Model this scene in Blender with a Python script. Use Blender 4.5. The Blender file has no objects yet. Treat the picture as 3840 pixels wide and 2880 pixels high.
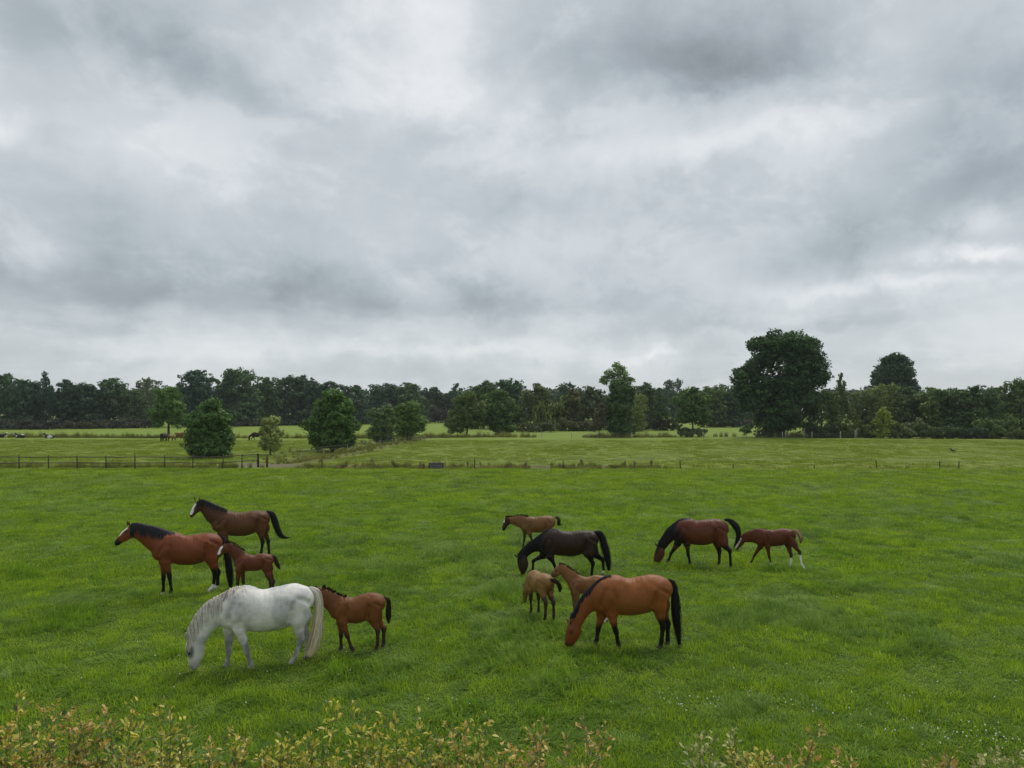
import bpy, math, random
import numpy as np

rng = np.random.default_rng(7)
random.seed(7)
scene = bpy.context.scene
COL = scene.collection

# ---------------------------------------------------------------- camera
F, HOR, HC = 2662.0, 1540.0, 5.3          # focal length and horizon row in photograph pixels, eye height in metres
cam_data = bpy.data.cameras.new('camera')
cam_data.sensor_width = 36.0
cam_data.lens = 36.0 * F / 3840.0
cam_data.shift_y = (HOR - 1440.0) / 3840.0
cam_data.clip_end = 12000.0
cam = bpy.data.objects.new('camera', cam_data)
COL.objects.link(cam)
cam.location = (0, 0, HC)
cam.rotation_euler = (math.radians(90), 0, 0)
scene.camera = cam

# ---------------------------------------------------------------- light and sky
SUN_EL, SUN_AZ = math.radians(58), math.radians(25)      # high behind thin cloud, a little to the right, ahead of the camera
sun_data = bpy.data.lights.new('sun', 'SUN')
sun_data.energy = 1.5
sun_data.angle = math.radians(35)
sun_data.color = (1.0, 0.96, 0.9)
sun = bpy.data.objects.new('sun', sun_data)
COL.objects.link(sun)
sd = (math.sin(SUN_AZ) * math.cos(SUN_EL), math.cos(SUN_AZ) * math.cos(SUN_EL), math.sin(SUN_EL))
from mathutils import Vector
sun.rotation_euler = Vector(sd).to_track_quat('Z', 'Y').to_euler()

scene.view_settings.view_transform = 'Standard'
scene.view_settings.look = 'None'
scene.view_settings.gamma = 1.0
scene.view_settings.exposure = 0.5
scene.view_settings.use_curve_mapping = False
scene.cycles.max_bounces = 8
scene.cycles.diffuse_bounces = 4
scene.cycles.glossy_bounces = 2
scene.cycles.transmission_bounces = 3
scene.cycles.transparent_max_bounces = 6
scene.cycles.use_denoising = True
scene.cycles.denoiser = 'OPENIMAGEDENOISE'
scene.cycles.denoising_input_passes = 'RGB_ALBEDO_NORMAL'
scene.cycles.denoising_prefilter = 'ACCURATE'


class X:
    """A shader socket with arithmetic."""
    nt = None

    def __init__(self, s):
        self.s = s

    @staticmethod
    def put(inp, v):
        if isinstance(v, X):
            X.nt.links.new(v.s, inp)
        else:
            inp.default_value = v

    @staticmethod
    def m(op, *a, clamp=False):
        n = X.nt.nodes.new('ShaderNodeMath')
        n.operation = op
        n.use_clamp = clamp
        for i, v in enumerate(a):
            X.put(n.inputs[i], v)
        return X(n.outputs[0])

    def __add__(s, o): return X.m('ADD', s, o)
    def __radd__(s, o): return X.m('ADD', o, s)
    def __sub__(s, o): return X.m('SUBTRACT', s, o)
    def __rsub__(s, o): return X.m('SUBTRACT', o, s)
    def __mul__(s, o): return X.m('MULTIPLY', s, o)
    def __rmul__(s, o): return X.m('MULTIPLY', o, s)
    def __truediv__(s, o): return X.m('DIVIDE', s, o)
    def __rtruediv__(s, o): return X.m('DIVIDE', o, s)


def xsep(v):
    n = X.nt.nodes.new('ShaderNodeSeparateXYZ')
    X.put(n.inputs[0], v)
    return X(n.outputs[0]), X(n.outputs[1]), X(n.outputs[2])


def xcomb(x, y, z):
    n = X.nt.nodes.new('ShaderNodeCombineXYZ')
    for i, v in enumerate((x, y, z)):
        X.put(n.inputs[i], v)
    return X(n.outputs[0])


def xnoise(vec, scale, detail=3.0, rough=0.55, dist=0.0):
    n = X.nt.nodes.new('ShaderNodeTexNoise')
    X.put(n.inputs['Vector'], vec)
    n.inputs['Scale'].default_value = scale
    n.inputs['Detail'].default_value = detail
    n.inputs['Roughness'].default_value = rough
    n.inputs['Distortion'].default_value = dist
    return X(n.outputs[0])


def xstep(v, lo, hi):
    n = X.nt.nodes.new('ShaderNodeMapRange')
    n.interpolation_type = 'SMOOTHSTEP'
    X.put(n.inputs[0], v)
    X.put(n.inputs[1], lo)
    X.put(n.inputs[2], hi)
    n.inputs[3].default_value = 0.0
    n.inputs[4].default_value = 1.0
    return X(n.outputs[0])


def xmix(f, a, b):
    n = X.nt.nodes.new('ShaderNodeMix')
    n.data_type = 'RGBA'
    X.put(n.inputs[0], f)
    for i, v in ((6, a), (7, b)):
        if not isinstance(v, X):
            v = tuple(v) + (1.0,) if len(v) == 3 else v
        X.put(n.inputs[i], v)
    return X(n.outputs[2])


def xmulc(c, f):
    n = X.nt.nodes.new('ShaderNodeVectorMath')
    n.operation = 'MULTIPLY'
    X.put(n.inputs[0], c)
    X.put(n.inputs[1], f)
    return X(n.outputs[0])


world = bpy.data.worlds.new('World')
scene.world = world
world.use_nodes = True
X.nt = world.node_tree
X.nt.nodes.clear()
tc = X.nt.nodes.new('ShaderNodeTexCoord')
dirv = X(tc.outputs['Generated'])
dx, dy, dz = xsep(dirv)
el = X.m('ARCSINE', dz)
az = X.m('ARCTAN2', dx, dy)
q = 1.0 / (X.m('MAXIMUM', dz, 0.0) + 0.20)
pv = xcomb(dx * q, dy * q, 0.0)
n_big = xnoise(pv, 0.75, 5.0, 0.55, 0.6)
n_mid = xnoise(pv, 1.9, 6.0, 0.6, 0.5)
n_w1 = xnoise(dirv, 3.5, 4.0, 0.6)
n_w2 = xnoise(dirv, 4.3, 4.0, 0.6)
n_w3 = xnoise(dirv, 16.0, 4.0, 0.65)
az_w = az + (n_w1 - 0.5) * 0.22 + (n_w3 - 0.5) * 0.07
el_w = el + (n_w2 - 0.5) * 0.11 + (n_w3 - 0.5) * 0.045


def cloud(px, py, wx, wy, amp, low=1.0):
    """One cloud of the photograph, given at its place in the sky (centre and half size in degrees via the lens)."""
    px, py, wx, wy = (v * 1.736 for v in (px, py, wx, wy))
    a0 = math.atan((px - 1920) / F)
    e0 = math.atan((HOR - py) / F * math.cos(a0))
    sa, se = wx / F * math.cos(a0) ** 2, wy / F * math.cos(a0) * math.cos(e0) ** 2
    u = (az_w - a0) * (1.0 / sa)
    v = el_w - e0
    v = v * (1.0 / se) if low == 1.0 else X.m('MAXIMUM', v * (1.0 / se), v * (-1.0 / (se * low)))
    r2 = u * u + v * v
    return X.m('EXPONENT', r2 * -1.0) * amp


lumpv = xcomb(dx, dy, dz * 1.45)
n_fine = xnoise(lumpv, 9.0, 9.0, 0.66, 0.3)
n_lump = xnoise(lumpv, 4.2, 5.0, 0.55, 0.5)
puff = xstep(n_mid, 0.42, 0.66) - 0.45
edge = xstep(n_lump + (n_fine - 0.5) * 0.45, 0.45, 0.57) - 0.5
lum = 0.448 + edge * 0.038 + (n_big - 0.5) * 0.20 + puff * 0.030 + (n_lump - 0.5) * 0.13 + (n_fine - 0.5) * 0.13 + (n_w3 - 0.5) * 0.06
for c in [(1480, 110, 340, 120, -0.14), (1500, 200, 290, 80, -0.11, 0.3), (340, 145, 300, 85, -0.13, 0.6), (530, 225, 130, 50, -0.08, 0.4),
          (1190, 445, 170, 60, -0.09, 0.7), (1840, 535, 210, 80, -0.13, 0.7), (2130, 290, 190, 190, -0.13), (560, 640, 760, 75, -0.15, 0.6),
          (1000, 680, 190, 26, -0.06, 0.5), (1720, 700, 330, 24, -0.07, 0.5), (150, 690, 260, 30, -0.05, 0.5),
          (900, 60, 220, 120, 0.15), (1020, 220, 340, 60, 0.11), (2115, 460, 90, 30, 0.13), (2140, 528, 130, 26, 0.24),
          (1960, 608, 260, 20, 0.11), (860, 762, 420, 22, 0.08), (1440, 757, 60, 12, 0.10), (60, 555, 110, 45, 0.09),
          (250, 320, 420, 80, 0.07), (1640, 290, 330, 32, 0.09), (20, 290, 60, 30, 0.12), (1900, 90, 130, 60, 0.07)]:
    lum = lum + cloud(*c)
glow = X.m('EXPONENT', X.m('ABSOLUTE', el) * -11.0)
lum = lum + glow * 0.02
lum = X.m('MAXIMUM', lum, 0.12)
shade = xstep(lum, 0.28, 0.66)
tint = xmix(shade, (0.90, 1.0, 1.065), (0.98, 1.0, 1.015))
ccol = xmulc(tint, xcomb(lum, lum, lum))
sky = X.nt.nodes.new('ShaderNodeTexSky')
sky.sky_type = 'NISHITA'
sky.sun_disc = False
sky.sun_elevation = SUN_EL
sky.sun_rotation = SUN_AZ
skyc = xmulc(X(sky.outputs[0]), xcomb(0.1, 0.1, 0.1))
final = xmix(0.94, skyc, ccol)
bg = X.nt.nodes.new('ShaderNodeBackground')
X.put(bg.inputs[0], final)
bg.inputs[1].default_value = 1.0
wo = X.nt.nodes.new('ShaderNodeOutputWorld')
X.nt.links.new(bg.outputs[0], wo.inputs[0])
world.cycles.sampling_method = 'MANUAL'
world.cycles.sample_map_resolution = 512


# ---------------------------------------------------------------- helpers
def P(px, py, y):
    """Photograph pixel at distance y."""
    return ((px - 1920.0) / F * y, y, HC - (py - HOR) / F * y)


def dist_of(py):
    return F * HC / (py - HOR)


def G(px, py):
    y = dist_of(py)
    return ((px - 1920.0) / F * y, y)


def new_mat(name):
    m = bpy.data.materials.new(name)
    m.use_nodes = True
    X.nt = m.node_tree
    return m, X.nt.nodes['Principled BSDF'], X.nt.nodes['Material Output']


def attr(name, out='Color'):
    n = X.nt.nodes.new('ShaderNodeAttribute')
    n.attribute_name = name
    return X(n.outputs[out])


def geo_pos():
    return X(X.nt.nodes.new('ShaderNodeNewGeometry').outputs['Position'])


def objinfo(out):
    return X(X.nt.nodes.new('ShaderNodeObjectInfo').outputs[out])


def plain_mat(name, c, rough=0.8, var=0.35, scale=6.0, metallic=0.0):
    m, b, o = new_mat(name)
    n = xnoise(geo_pos(), scale, 4.0)
    k = 1.0 + (n - 0.5) * (2 * var)
    X.put(b.inputs['Base Color'], xmulc(xcomb(*[float(v) for v in c]), xcomb(k, k, k)))
    b.inputs['Roughness'].default_value = rough
    b.inputs['Metallic'].default_value = metallic
    return m


def np_mesh(name, verts, faces, mat=None, smooth=True, cols=None, extra=None, normals=None):
    """verts (n,3); faces: one (m,k) array or a list of them."""
    if not isinstance(faces, list):
        faces = [faces]
    me = bpy.data.meshes.new(name)
    verts = np.asarray(verts, np.float32)
    me.vertices.add(len(verts))
    me.vertices.foreach_set('co', verts.ravel())
    flat, starts, tot = [], [], 0
    for f in faces:
        f = np.asarray(f, np.int32)
        if len(f) == 0:
            continue
        flat.append(f.ravel())
        starts.append(tot + np.arange(len(f), dtype=np.int32) * f.shape[1])
        tot += f.size
    flat = np.concatenate(flat)
    starts = np.concatenate(starts)
    me.loops.add(len(flat))
    me.loops.foreach_set('vertex_index', flat)
    me.polygons.add(len(starts))
    me.polygons.foreach_set('loop_start', starts)
    me.update(calc_edges=True)
    me.polygons.foreach_set('use_smooth', np.full(len(starts), smooth))
    if cols is not None:
        a = me.color_attributes.new('Col', 'FLOAT_COLOR', 'POINT')
        c = np.ones((len(verts), 4), np.float32)
        c[:, :3] = cols
        a.data.foreach_set('color', c.ravel())
    if extra:
        for k, v in extra.items():
            a = me.attributes.new(k, 'FLOAT', 'POINT')
            a.data.foreach_set('value', np.asarray(v, np.float32))
    if mat:
        me.materials.append(mat)
    if normals is not None:
        me.normals_split_custom_set_from_vertices(np.asarray(normals, np.float32).tolist())
    return me


def obj(name, me, parent=None, loc=(0, 0, 0), rotz=0.0):
    o = bpy.data.objects.new(name, me)
    COL.objects.link(o)
    o.location = loc
    o.rotation_euler = (0, 0, rotz)
    if parent:
        o.parent = parent
    return o


def tag(o, label=None, cat=None, group=None, kind=None):
    for k, v in (('label', label), ('category', cat), ('group', group), ('kind', kind)):
        if v:
            o[k] = v
    return o


def copy_tree(o, parent=None):
    c = o.copy()
    COL.objects.link(c)
    c.parent = parent
    for ch in list(o.children):
        copy_tree(ch, c)
    return c


class MB:
    """Collects vertices and faces."""

    def __init__(s):
        s.v, s.f4, s.f3, s.n = [], [], [], 0

    def box(s, c, size, rot=None):
        x, y, z = (d / 2 for d in size)
        p = np.array([[i, j, k] for k in (-z, z) for j in (-y, y) for i in (-x, x)], float)
        if rot is not None:
            p = p @ np.array(rot).T
        p += c
        s.v.append(p)
        q = np.array([[0, 2, 3, 1], [4, 5, 7, 6], [0, 1, 5, 4], [2, 6, 7, 3], [0, 4, 6, 2], [1, 3, 7, 5]]) + s.n
        s.f4.append(q)
        s.n += 8
        return s

    def tube(s, pts, rad, sides=6, cap=True):
        pts = np.asarray(pts, float)
        rad = np.broadcast_to(np.asarray(rad, float), (len(pts),))
        t = np.gradient(pts, axis=0)
        t /= np.linalg.norm(t, axis=1, keepdims=True) + 1e-9
        ref = np.where(np.abs(t[:, 2:3]) > 0.9, np.array([[1.0, 0, 0]]), np.array([[0, 0, 1.0]]))
        a = np.cross(t, ref)
        a /= np.linalg.norm(a, axis=1, keepdims=True) + 1e-9
        b = np.cross(t, a)
        th = np.arange(sides) / sides * 2 * math.pi
        ring = pts[:, None] + rad[:, None, None] * (a[:, None] * np.cos(th)[None, :, None] + b[:, None] * np.sin(th)[None, :, None])
        s.v.append(ring.reshape(-1, 3))
        i = np.arange(len(pts) - 1)[:, None] * sides
        j = np.arange(sides)[None]
        k = (j + 1) % sides
        s.f4.append(np.stack([i + j, i + k, i + sides + k, i + sides + j], -1).reshape(-1, 4) + s.n)
        if cap:
            m = (len(pts) - 1) * sides
            for e, o in ((0, -1), (m, 1)):
                idx = np.arange(1, sides - 1)
                tri = np.stack([np.full(sides - 2, e), e + idx, e + idx + 1], -1)[:, ::o]
                s.f3.append(tri + s.n)
        s.n += len(pts) * sides
        return s

    def mesh(s, name, mat, smooth=True, **kw):
        fs = []
        if s.f4:
            fs.append(np.concatenate(s.f4))
        if s.f3:
            fs.append(np.concatenate(s.f3))
        return np_mesh(name, np.concatenate(s.v), fs, mat, smooth, **kw)


def _hash(i, seed):
    h = (i[..., 0] * 374761393 + i[..., 1] * 668265263 + i[..., 2] * 2147483647 + seed * 1274126177) & 0xffffffff
    h = ((h ^ (h >> 13)) * 1274126177) & 0xffffffff
    h = h ^ (h >> 16)
    return (h & 0xffff) / 65535.0


def vnoise(p, freq, seed=0):
    p = np.asarray(p, float) * freq
    if p.shape[-1] == 2:
        p = np.concatenate([p, np.zeros(p.shape[:-1] + (1,))], -1)
    i = np.floor(p).astype(np.int64)
    f = p - i
    f = f * f * (3 - 2 * f)
    out = 0
    for a in (0, 1):
        for b in (0, 1):
            for c in (0, 1):
                w = (f[..., 0] if a else 1 - f[..., 0]) * (f[..., 1] if b else 1 - f[..., 1]) * (f[..., 2] if c else 1 - f[..., 2])
                out = out + w * _hash(i + np.array([a, b, c]), seed)
    return out


def fbm(p, freq, seed=0, oct=3):
    s, a, t = 0, 1.0, 0
    for k in range(oct):
        s = s + a * vnoise(p, freq * 2 ** k, seed + k * 17)
        t += a
        a *= 0.5
    return s / t


def sstep(x, a, b):
    t = np.clip((x - a) / (b - a), 0, 1)
    return t * t * (3 - 2 * t)


# ---------------------------------------------------------------- ground
def track_x(y):
    return -22.6 + (y - 66.0) * 0.045


def ground_z(x, y):
    z = 0.02 * (vnoise(np.stack([x, y], -1), 0.35, 3) - 0.5)
    ditch = np.exp(-((y - 66.6) / 1.3) ** 2) * sstep(x, -21.0, -18.0)
    z = z - 0.55 * ditch
    side = np.exp(-((x - track_x(y) + 1.5) / 1.4) ** 2) * sstep(y, 70, 74) * (1 - sstep(y, 148, 155))
    z = z - 0.4 * side
    far = sstep(y, 74, 120)
    z = z + far * 0.22 * (vnoise(np.stack([x, y], -1), 0.05, 9) - 0.5)
    return z


def ground_mesh():
    ys = np.concatenate([[-90, -40, -15, 0], np.arange(4, 60, 1.0), np.arange(60, 80, 0.35), np.arange(80, 160, 1.6), np.geomspace(160, 3000, 34)])
    us = np.concatenate([np.linspace(-1.9, -1.1, 9)[:-1], np.linspace(-1.1, 1.1, 180), np.linspace(1.1, 1.9, 9)[1:]])
    yy, uu = np.meshgrid(ys, us, indexing='ij')
    xx = uu * (np.abs(yy) + 12.0)
    v = np.stack([xx, yy, ground_z(xx, yy)], -1).reshape(-1, 3)
    n, m = len(ys), len(us)
    i = np.arange(n - 1)[:, None] * m + np.arange(m - 1)[None]
    f = np.stack([i, i + 1, i + m + 1, i + m], -1).reshape(-1, 4)
    return v, f


NEAR_G = ((0.045, 0.115, 0.012), (0.105, 0.20, 0.030))


def ground_material():
    m, b, o = new_mat('meadow_ground')
    pos = geo_pos()
    x, y, z = xsep(pos)
    flat = xcomb(x, y, 0.0)
    n1 = xnoise(flat, 0.16, 4.0, 0.6)
    n2 = xnoise(flat, 0.9, 4.0, 0.65)
    n3 = xnoise(flat, 5.0, 4.0, 0.65)
    ye = y + (n2 - 0.5) * 1.2
    blend = xstep(n1 * 0.45 + n2 * 0.4 + n3 * 0.35, 0.40, 0.78)
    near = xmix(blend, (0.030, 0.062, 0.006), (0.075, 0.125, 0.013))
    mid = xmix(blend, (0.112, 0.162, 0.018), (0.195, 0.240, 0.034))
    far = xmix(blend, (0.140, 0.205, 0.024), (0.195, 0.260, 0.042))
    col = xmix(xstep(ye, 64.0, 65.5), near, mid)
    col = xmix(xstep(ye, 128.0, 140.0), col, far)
    # rough verge along the ditch and beside the track, bare earth on the track
    tx = x - (y * 0.045 - 25.57)
    rough = xmix(blend, (0.075, 0.085, 0.022), (0.20, 0.175, 0.07))
    strip = xstep(ye, 64.2, 65.0) * (1.0 - xstep(ye, 68.4, 70.5)) * xstep(x, -24.0, -22.0) * (1.0 - xstep(x + (n1 - 0.5) * 10.0, 8.0, 16.0))
    col = xmix(strip, col, rough)
    along = (1.0 - xstep(X.m('ABSOLUTE', tx + (n2 - 0.5) * 1.5), 2.4, 4.2)) * xstep(y, 66.0, 69.0) * (1.0 - xstep(y, 146.0, 156.0))
    col = xmix(along * 0.85, col, xmix(blend, (0.07, 0.085, 0.02), (0.16, 0.17, 0.05)))
    e1 = (x + 24.6) * 0.26
    e2 = (y - 69.5) * 0.26
    earth = 1.0 - xstep(e1 * e1 + e2 * e2 * 1.4 + (n2 - 0.5) * 0.9, 0.7, 1.05)
    col = xmix(earth, col, xmix(n3, (0.12, 0.105, 0.06), (0.19, 0.165, 0.11)))
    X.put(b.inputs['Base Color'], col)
    b.inputs['Roughness'].default_value = 0.9
    b.inputs['Specular IOR Level'].default_value = 0.15
    bump = X.nt.nodes.new('ShaderNodeBump')
    bump.inputs['Strength'].default_value = 0.9
    bump.inputs['Distance'].default_value = 0.25
    X.put(bump.inputs['Height'], xnoise(flat, 1.6, 5.0, 0.7))
    X.nt.links.new(bump.outputs[0], b.inputs['Normal'])
    return m


gv, gf = ground_mesh()
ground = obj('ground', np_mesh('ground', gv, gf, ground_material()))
tag(ground, 'flat green pasture land reaching to the woods', kind='structure')


# ---------------------------------------------------------------- scattered vegetation (geometry nodes)
def blade_patch(name, n, radius, h, width, lean, mat, seed, curl=0.5, seg=3, hvar=0.45, clump=0.0, swath=None):
    r = np.random.default_rng(seed)
    a = r.uniform(0, 2 * math.pi, n)
    rad = radius * np.sqrt(r.uniform(0, 1, n))
    base = np.stack([rad * np.cos(a), rad * np.sin(a), np.full(n, -0.01)], -1)
    yaw = r.uniform(0, 2 * math.pi, n)
    if clump:
        yaw = np.where(r.uniform(size=n) < clump, a, yaw)
    if swath:
        yaw = r.normal(0, swath, n)
    d = np.stack([np.cos(yaw), np.sin(yaw), np.zeros(n)], -1)
    side = np.stack([-np.sin(yaw), np.cos(yaw), np.zeros(n)], -1)
    hh = h * r.uniform(1 - hvar, 1 + hvar, n)
    ln = np.clip(lean * r.uniform(0.3, 1.7, n), 0, 1.25)
    w = width * r.uniform(0.7, 1.3, n)
    vs, ts = [], []
    for k in range(seg + 1):
        t = k / seg
        ang = ln * (0.35 + curl * t * 1.3)
        horiz = hh * t * np.sin(np.clip(ang, 0, 1.5))
        vert = hh * t * np.cos(np.clip(ang, 0, 1.5))
        c = base + d * horiz[:, None] + np.array([0, 0, 1.0]) * vert[:, None]
        ww = w * (1 - t) ** 0.6 * 0.5
        if k == seg:
            vs.append(c[:, None])
        else:
            vs.append(np.stack([c - side * ww[:, None], c + side * ww[:, None]], 1))
    v = np.concatenate(vs, 1)
    per = v.shape[1]
    b0 = np.arange(n)[:, None] * per
    quads, tris = [], []
    for k in range(seg - 1):
        quads.append(b0 + np.array([[2 * k, 2 * k + 1, 2 * k + 3, 2 * k + 2]]))
    tris.append(b0 + np.array([[2 * seg - 2, 2 * seg - 1, 2 * seg]]))
    tip = np.concatenate([np.repeat(np.arange(seg) / seg, 2), [1.0]])
    rnd = np.repeat(r.uniform(0, 1, n), per)
    me = np_mesh(name, v.reshape(-1, 3), ([np.concatenate(quads)] if quads else []) + [np.concatenate(tris)], mat, True,
                 extra={'tip': np.tile(tip, n), 'rnd': rnd})
    return bpy.data.objects.new(name, me)


def grass_material(name, dark, light, blue, patch=0.16, trans=0.25, dry=None, clumps=None):
    m, b, o = new_mat(name)
    pos = geo_pos()
    x, y, z = xsep(pos)
    flat = xcomb(x, y, 0.0)
    n1 = xnoise(flat, patch, 4.0, 0.6)
    n2 = xnoise(flat, 0.9, 3.0, 0.6)
    rnd = attr('rnd', 'Fac')
    orr = objinfo('Random')
    f = xstep(n1 * 0.40 + n2 * 0.32 + rnd * 0.45 + orr * 0.38, 0.38, 1.12)
    col = xmix(f, dark, light)
    nb = xnoise(flat, 0.33, 3.0, 0.6, 0.5)
    col = xmix(xstep(nb, 0.50, 0.68) * 0.75, col, blue)
    if clumps:
        col = xmix(xstep(y, 26.0, 66.0) * 0.55, col, xmix(f, (0.15, 0.215, 0.020), (0.37, 0.44, 0.050)))
        col = xmix(xstep(orr, 0.70, 0.86) * (1.0 - xstep(orr, 0.93, 0.95)) * 0.6, col, clumps)
    if dry:
        col = xmix(xstep(rnd, 0.82, 0.97) * 0.6, col, dry)
    X.put(b.inputs['Base Color'], col)
    b.inputs['Roughness'].default_value = 0.5
    b.inputs['Specular IOR Level'].default_value = 0.12
    t = X.nt.nodes.new('ShaderNodeBsdfTranslucent')
    X.put(t.inputs[0], xmulc(col, xcomb(1.1, 1.25, 0.5)))
    mx = X.nt.nodes.new('ShaderNodeMixShader')
    mx.inputs[0].default_value = trans
    X.nt.links.new(b.outputs[0], mx.inputs[1])
    X.nt.links.new(t.outputs[0], mx.inputs[2])
    X.nt.links.new(mx.outputs[0], o.inputs[0])
    return m


def scatter(name, variants, pts, rotz, scl, idx, label, tilt=None):
    """One object whose points carry instances of the variant meshes."""
    coll = bpy.data.collections.new(name + '_variants')
    for i, v in enumerate(variants):
        v.name = 'variant_%02d_%s' % (i, name)
        coll.objects.link(v)
    n = len(pts)
    me = bpy.data.meshes.new(name)
    me.vertices.add(n)
    me.vertices.foreach_set('co', np.asarray(pts, np.float32).ravel())
    rot = np.zeros((n, 3), np.float32)
    rot[:, 2] = rotz
    if tilt is not None:
        rot[:, 0] = tilt
    a = me.attributes.new('rot', 'FLOAT_VECTOR', 'POINT')
    a.data.foreach_set('vector', rot.ravel())
    s3 = np.asarray(scl, np.float32)
    if s3.ndim == 1:
        s3 = np.repeat(s3[:, None], 3, 1)
    a = me.attributes.new('scl', 'FLOAT_VECTOR', 'POINT')
    a.data.foreach_set('vector', s3.ravel())
    a = me.attributes.new('idx', 'INT', 'POINT')
    a.data.foreach_set('value', np.asarray(idx, np.int32))
    o = obj(name, me)
    ng = bpy.data.node_groups.new(name, 'GeometryNodeTree')
    ng.interface.new_socket('Geometry', in_out='INPUT', socket_type='NodeSocketGeometry')
    ng.interface.new_socket('Geometry', in_out='OUTPUT', socket_type='NodeSocketGeometry')
    N, L = ng.nodes, ng.links
    gi, go = N.new('NodeGroupInput'), N.new('NodeGroupOutput')
    ip = N.new('GeometryNodeInstanceOnPoints')
    ci = N.new('GeometryNodeCollectionInfo')
    ci.inputs[0].default_value = coll
    ci.inputs['Separate Children'].default_value = True
    ci.inputs['Reset Children'].default_value = True
    ip.inputs['Pick Instance'].default_value = True
    L.new(gi.outputs[0], ip.inputs['Points'])
    L.new(ci.outputs[0], ip.inputs['Instance'])
    for nm, typ, sock in (('idx', 'INT', 'Instance Index'), ('scl', 'FLOAT_VECTOR', 'Scale')):
        na = N.new('GeometryNodeInputNamedAttribute')
        na.data_type = typ
        na.inputs[0].default_value = nm
        L.new(na.outputs[0], ip.inputs[sock])
    na = N.new('GeometryNodeInputNamedAttribute')
    na.data_type = 'FLOAT_VECTOR'
    na.inputs[0].default_value = 'rot'
    er = N.new('FunctionNodeEulerToRotation')
    L.new(na.outputs[0], er.inputs[0])
    L.new(er.outputs[0], ip.inputs['Rotation'])
    L.new(ip.outputs[0], go.inputs[0])
    md = o.modifiers.new('scatter', 'NODES')
    md.node_group = ng
    tag(o, label, kind='stuff')
    return o


def field_points(y0, y1, spacing, margin=4.0, jitter=0.5, r=rng):
    out = []
    for y in np.arange(y0, y1, spacing):
        hw = y * 0.735 + margin
        x = np.arange(-hw, hw, spacing)
        out.append(np.stack([x, np.full(len(x), y)], -1))
    p = np.concatenate(out)
    return p + r.uniform(-jitter, jitter, p.shape) * spacing


GM = grass_material('pasture_grass', (0.124, 0.225, 0.014), (0.410, 0.520, 0.038), (0.205, 0.322, 0.046), trans=0.42, clumps=(0.062, 0.142, 0.014))
GM_TALL = grass_material('tussock_grass', (0.108, 0.205, 0.024), (0.285, 0.405, 0.058), (0.300, 0.405, 0.105), trans=0.4, clumps=(0.062, 0.132, 0.018))
GM_FAR = grass_material('meadow_grass', (0.150, 0.200, 0.020), (0.265, 0.305, 0.042), (0.20, 0.25, 0.045), trans=0.4)
GM_ROUGH = grass_material('rough_grass', (0.13, 0.155, 0.030), (0.27, 0.27, 0.070), (0.30, 0.27, 0.10), trans=0.25, dry=(0.40, 0.31, 0.14))
GM_DOCK = plain_mat('dock_stalk', (0.12, 0.07, 0.035), 0.9)


CROPPED = []      # spots grazed short: muzzles and hooves


def lawn(name, y0, y1, spacing, radius, n, h, w, label, seed):
    r = np.random.default_rng(seed)
    v = [blade_patch('a', n, radius, h, w, 0.75, GM, seed + 1), blade_patch('b', n, radius, h * 1.15, w, 0.95, GM, seed + 2),
         blade_patch('c', n, radius, h * 0.8, w, 0.6, GM, seed + 3),
         blade_patch('d', int(n * 1.1), radius * 0.9, h * 1.8, w * 1.3, 1.0, GM_TALL, seed + 4, 0.75, swath=0.7),
         blade_patch('e', int(n * 1.1), radius * 0.9, h * 2.25, w * 1.3, 1.1, GM_TALL, seed + 5, 0.8, swath=0.5)]
    p = field_points(y0, y1, spacing, r=r)
    t = fbm(p, 0.33, 5, 3) * 0.7 + fbm(p, 1.1, 11, 2) * 0.42
    tall = t > np.quantile(t, 0.84) + r.normal(0, 0.03, len(p))
    mini = r.uniform(size=len(p)) < 0.16
    idx = np.where(tall | mini, r.integers(3, 5, len(p)), r.integers(0, 3, len(p)))
    sz = r.uniform(0.8, 1.2, len(p))
    hz = sz * np.clip(-0.15 + 1.3 * fbm(p, 0.7, 21, 2) + 1.3 * vnoise(p, 1.9, 23), 0.3, 2.0)
    hz = np.where(mini & ~tall, hz * 0.75, hz)
    for (mx, my, rad_, f_) in CROPPED:
        d_ = np.hypot(p[:, 0] - mx, p[:, 1] - my)
        hz = hz * (f_ + (1 - f_) * sstep(d_, rad_ * 0.6, rad_ * 1.2))
        idx = np.where((d_ < rad_) & (idx > 2), 0, idx)
    scl = np.stack([sz, sz, hz], -1)
    p3 = np.concatenate([p, ground_z(p[:, 0], p[:, 1])[:, None]], -1)
    rot = np.where(idx > 2, 12.0 * fbm(p, 0.22, 61, 2) + r.normal(0, 0.5, len(p)), r.uniform(0, 6.28, len(p)))
    return scatter(name, v, p3, rot, scl, idx, label)




def far_meadow():
    r = np.random.default_rng(400)
    v = [blade_patch('a', 150, 0.75, 0.13, 0.04, 0.8, GM_FAR, 401), blade_patch('b', 150, 0.75, 0.18, 0.045, 0.95, GM_FAR, 402, clump=0.4)]
    p = field_points(65, 128, 1.5, 6.0, r=r)
    keep = (p[:, 1] > 69.5) | (p[:, 0] < -24) | (p[:, 0] > 12)
    keep &= np.abs(p[:, 0] - track_x(p[:, 1])) > 3.0
    keep &= ~((np.abs(p[:, 0] + 24.6) < 4) & (np.abs(p[:, 1] - 69.5) < 3.4))
    p = p[keep]
    n = len(p)
    s = r.uniform(0.9, 1.3, n)
    s = np.stack([s, s, s * np.clip(1.7 * fbm(p, 0.22, 31, 2) - 0.15, 0.25, 1.3)], -1)
    p3 = np.concatenate([p, ground_z(p[:, 0], p[:, 1])[:, None]], -1)
    scatter('meadow_grass', v, p3, r.uniform(0, 6.28, n), s, r.integers(0, 2, n), 'yellow-green meadow grass beyond the ditch')


far_meadow()


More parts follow.
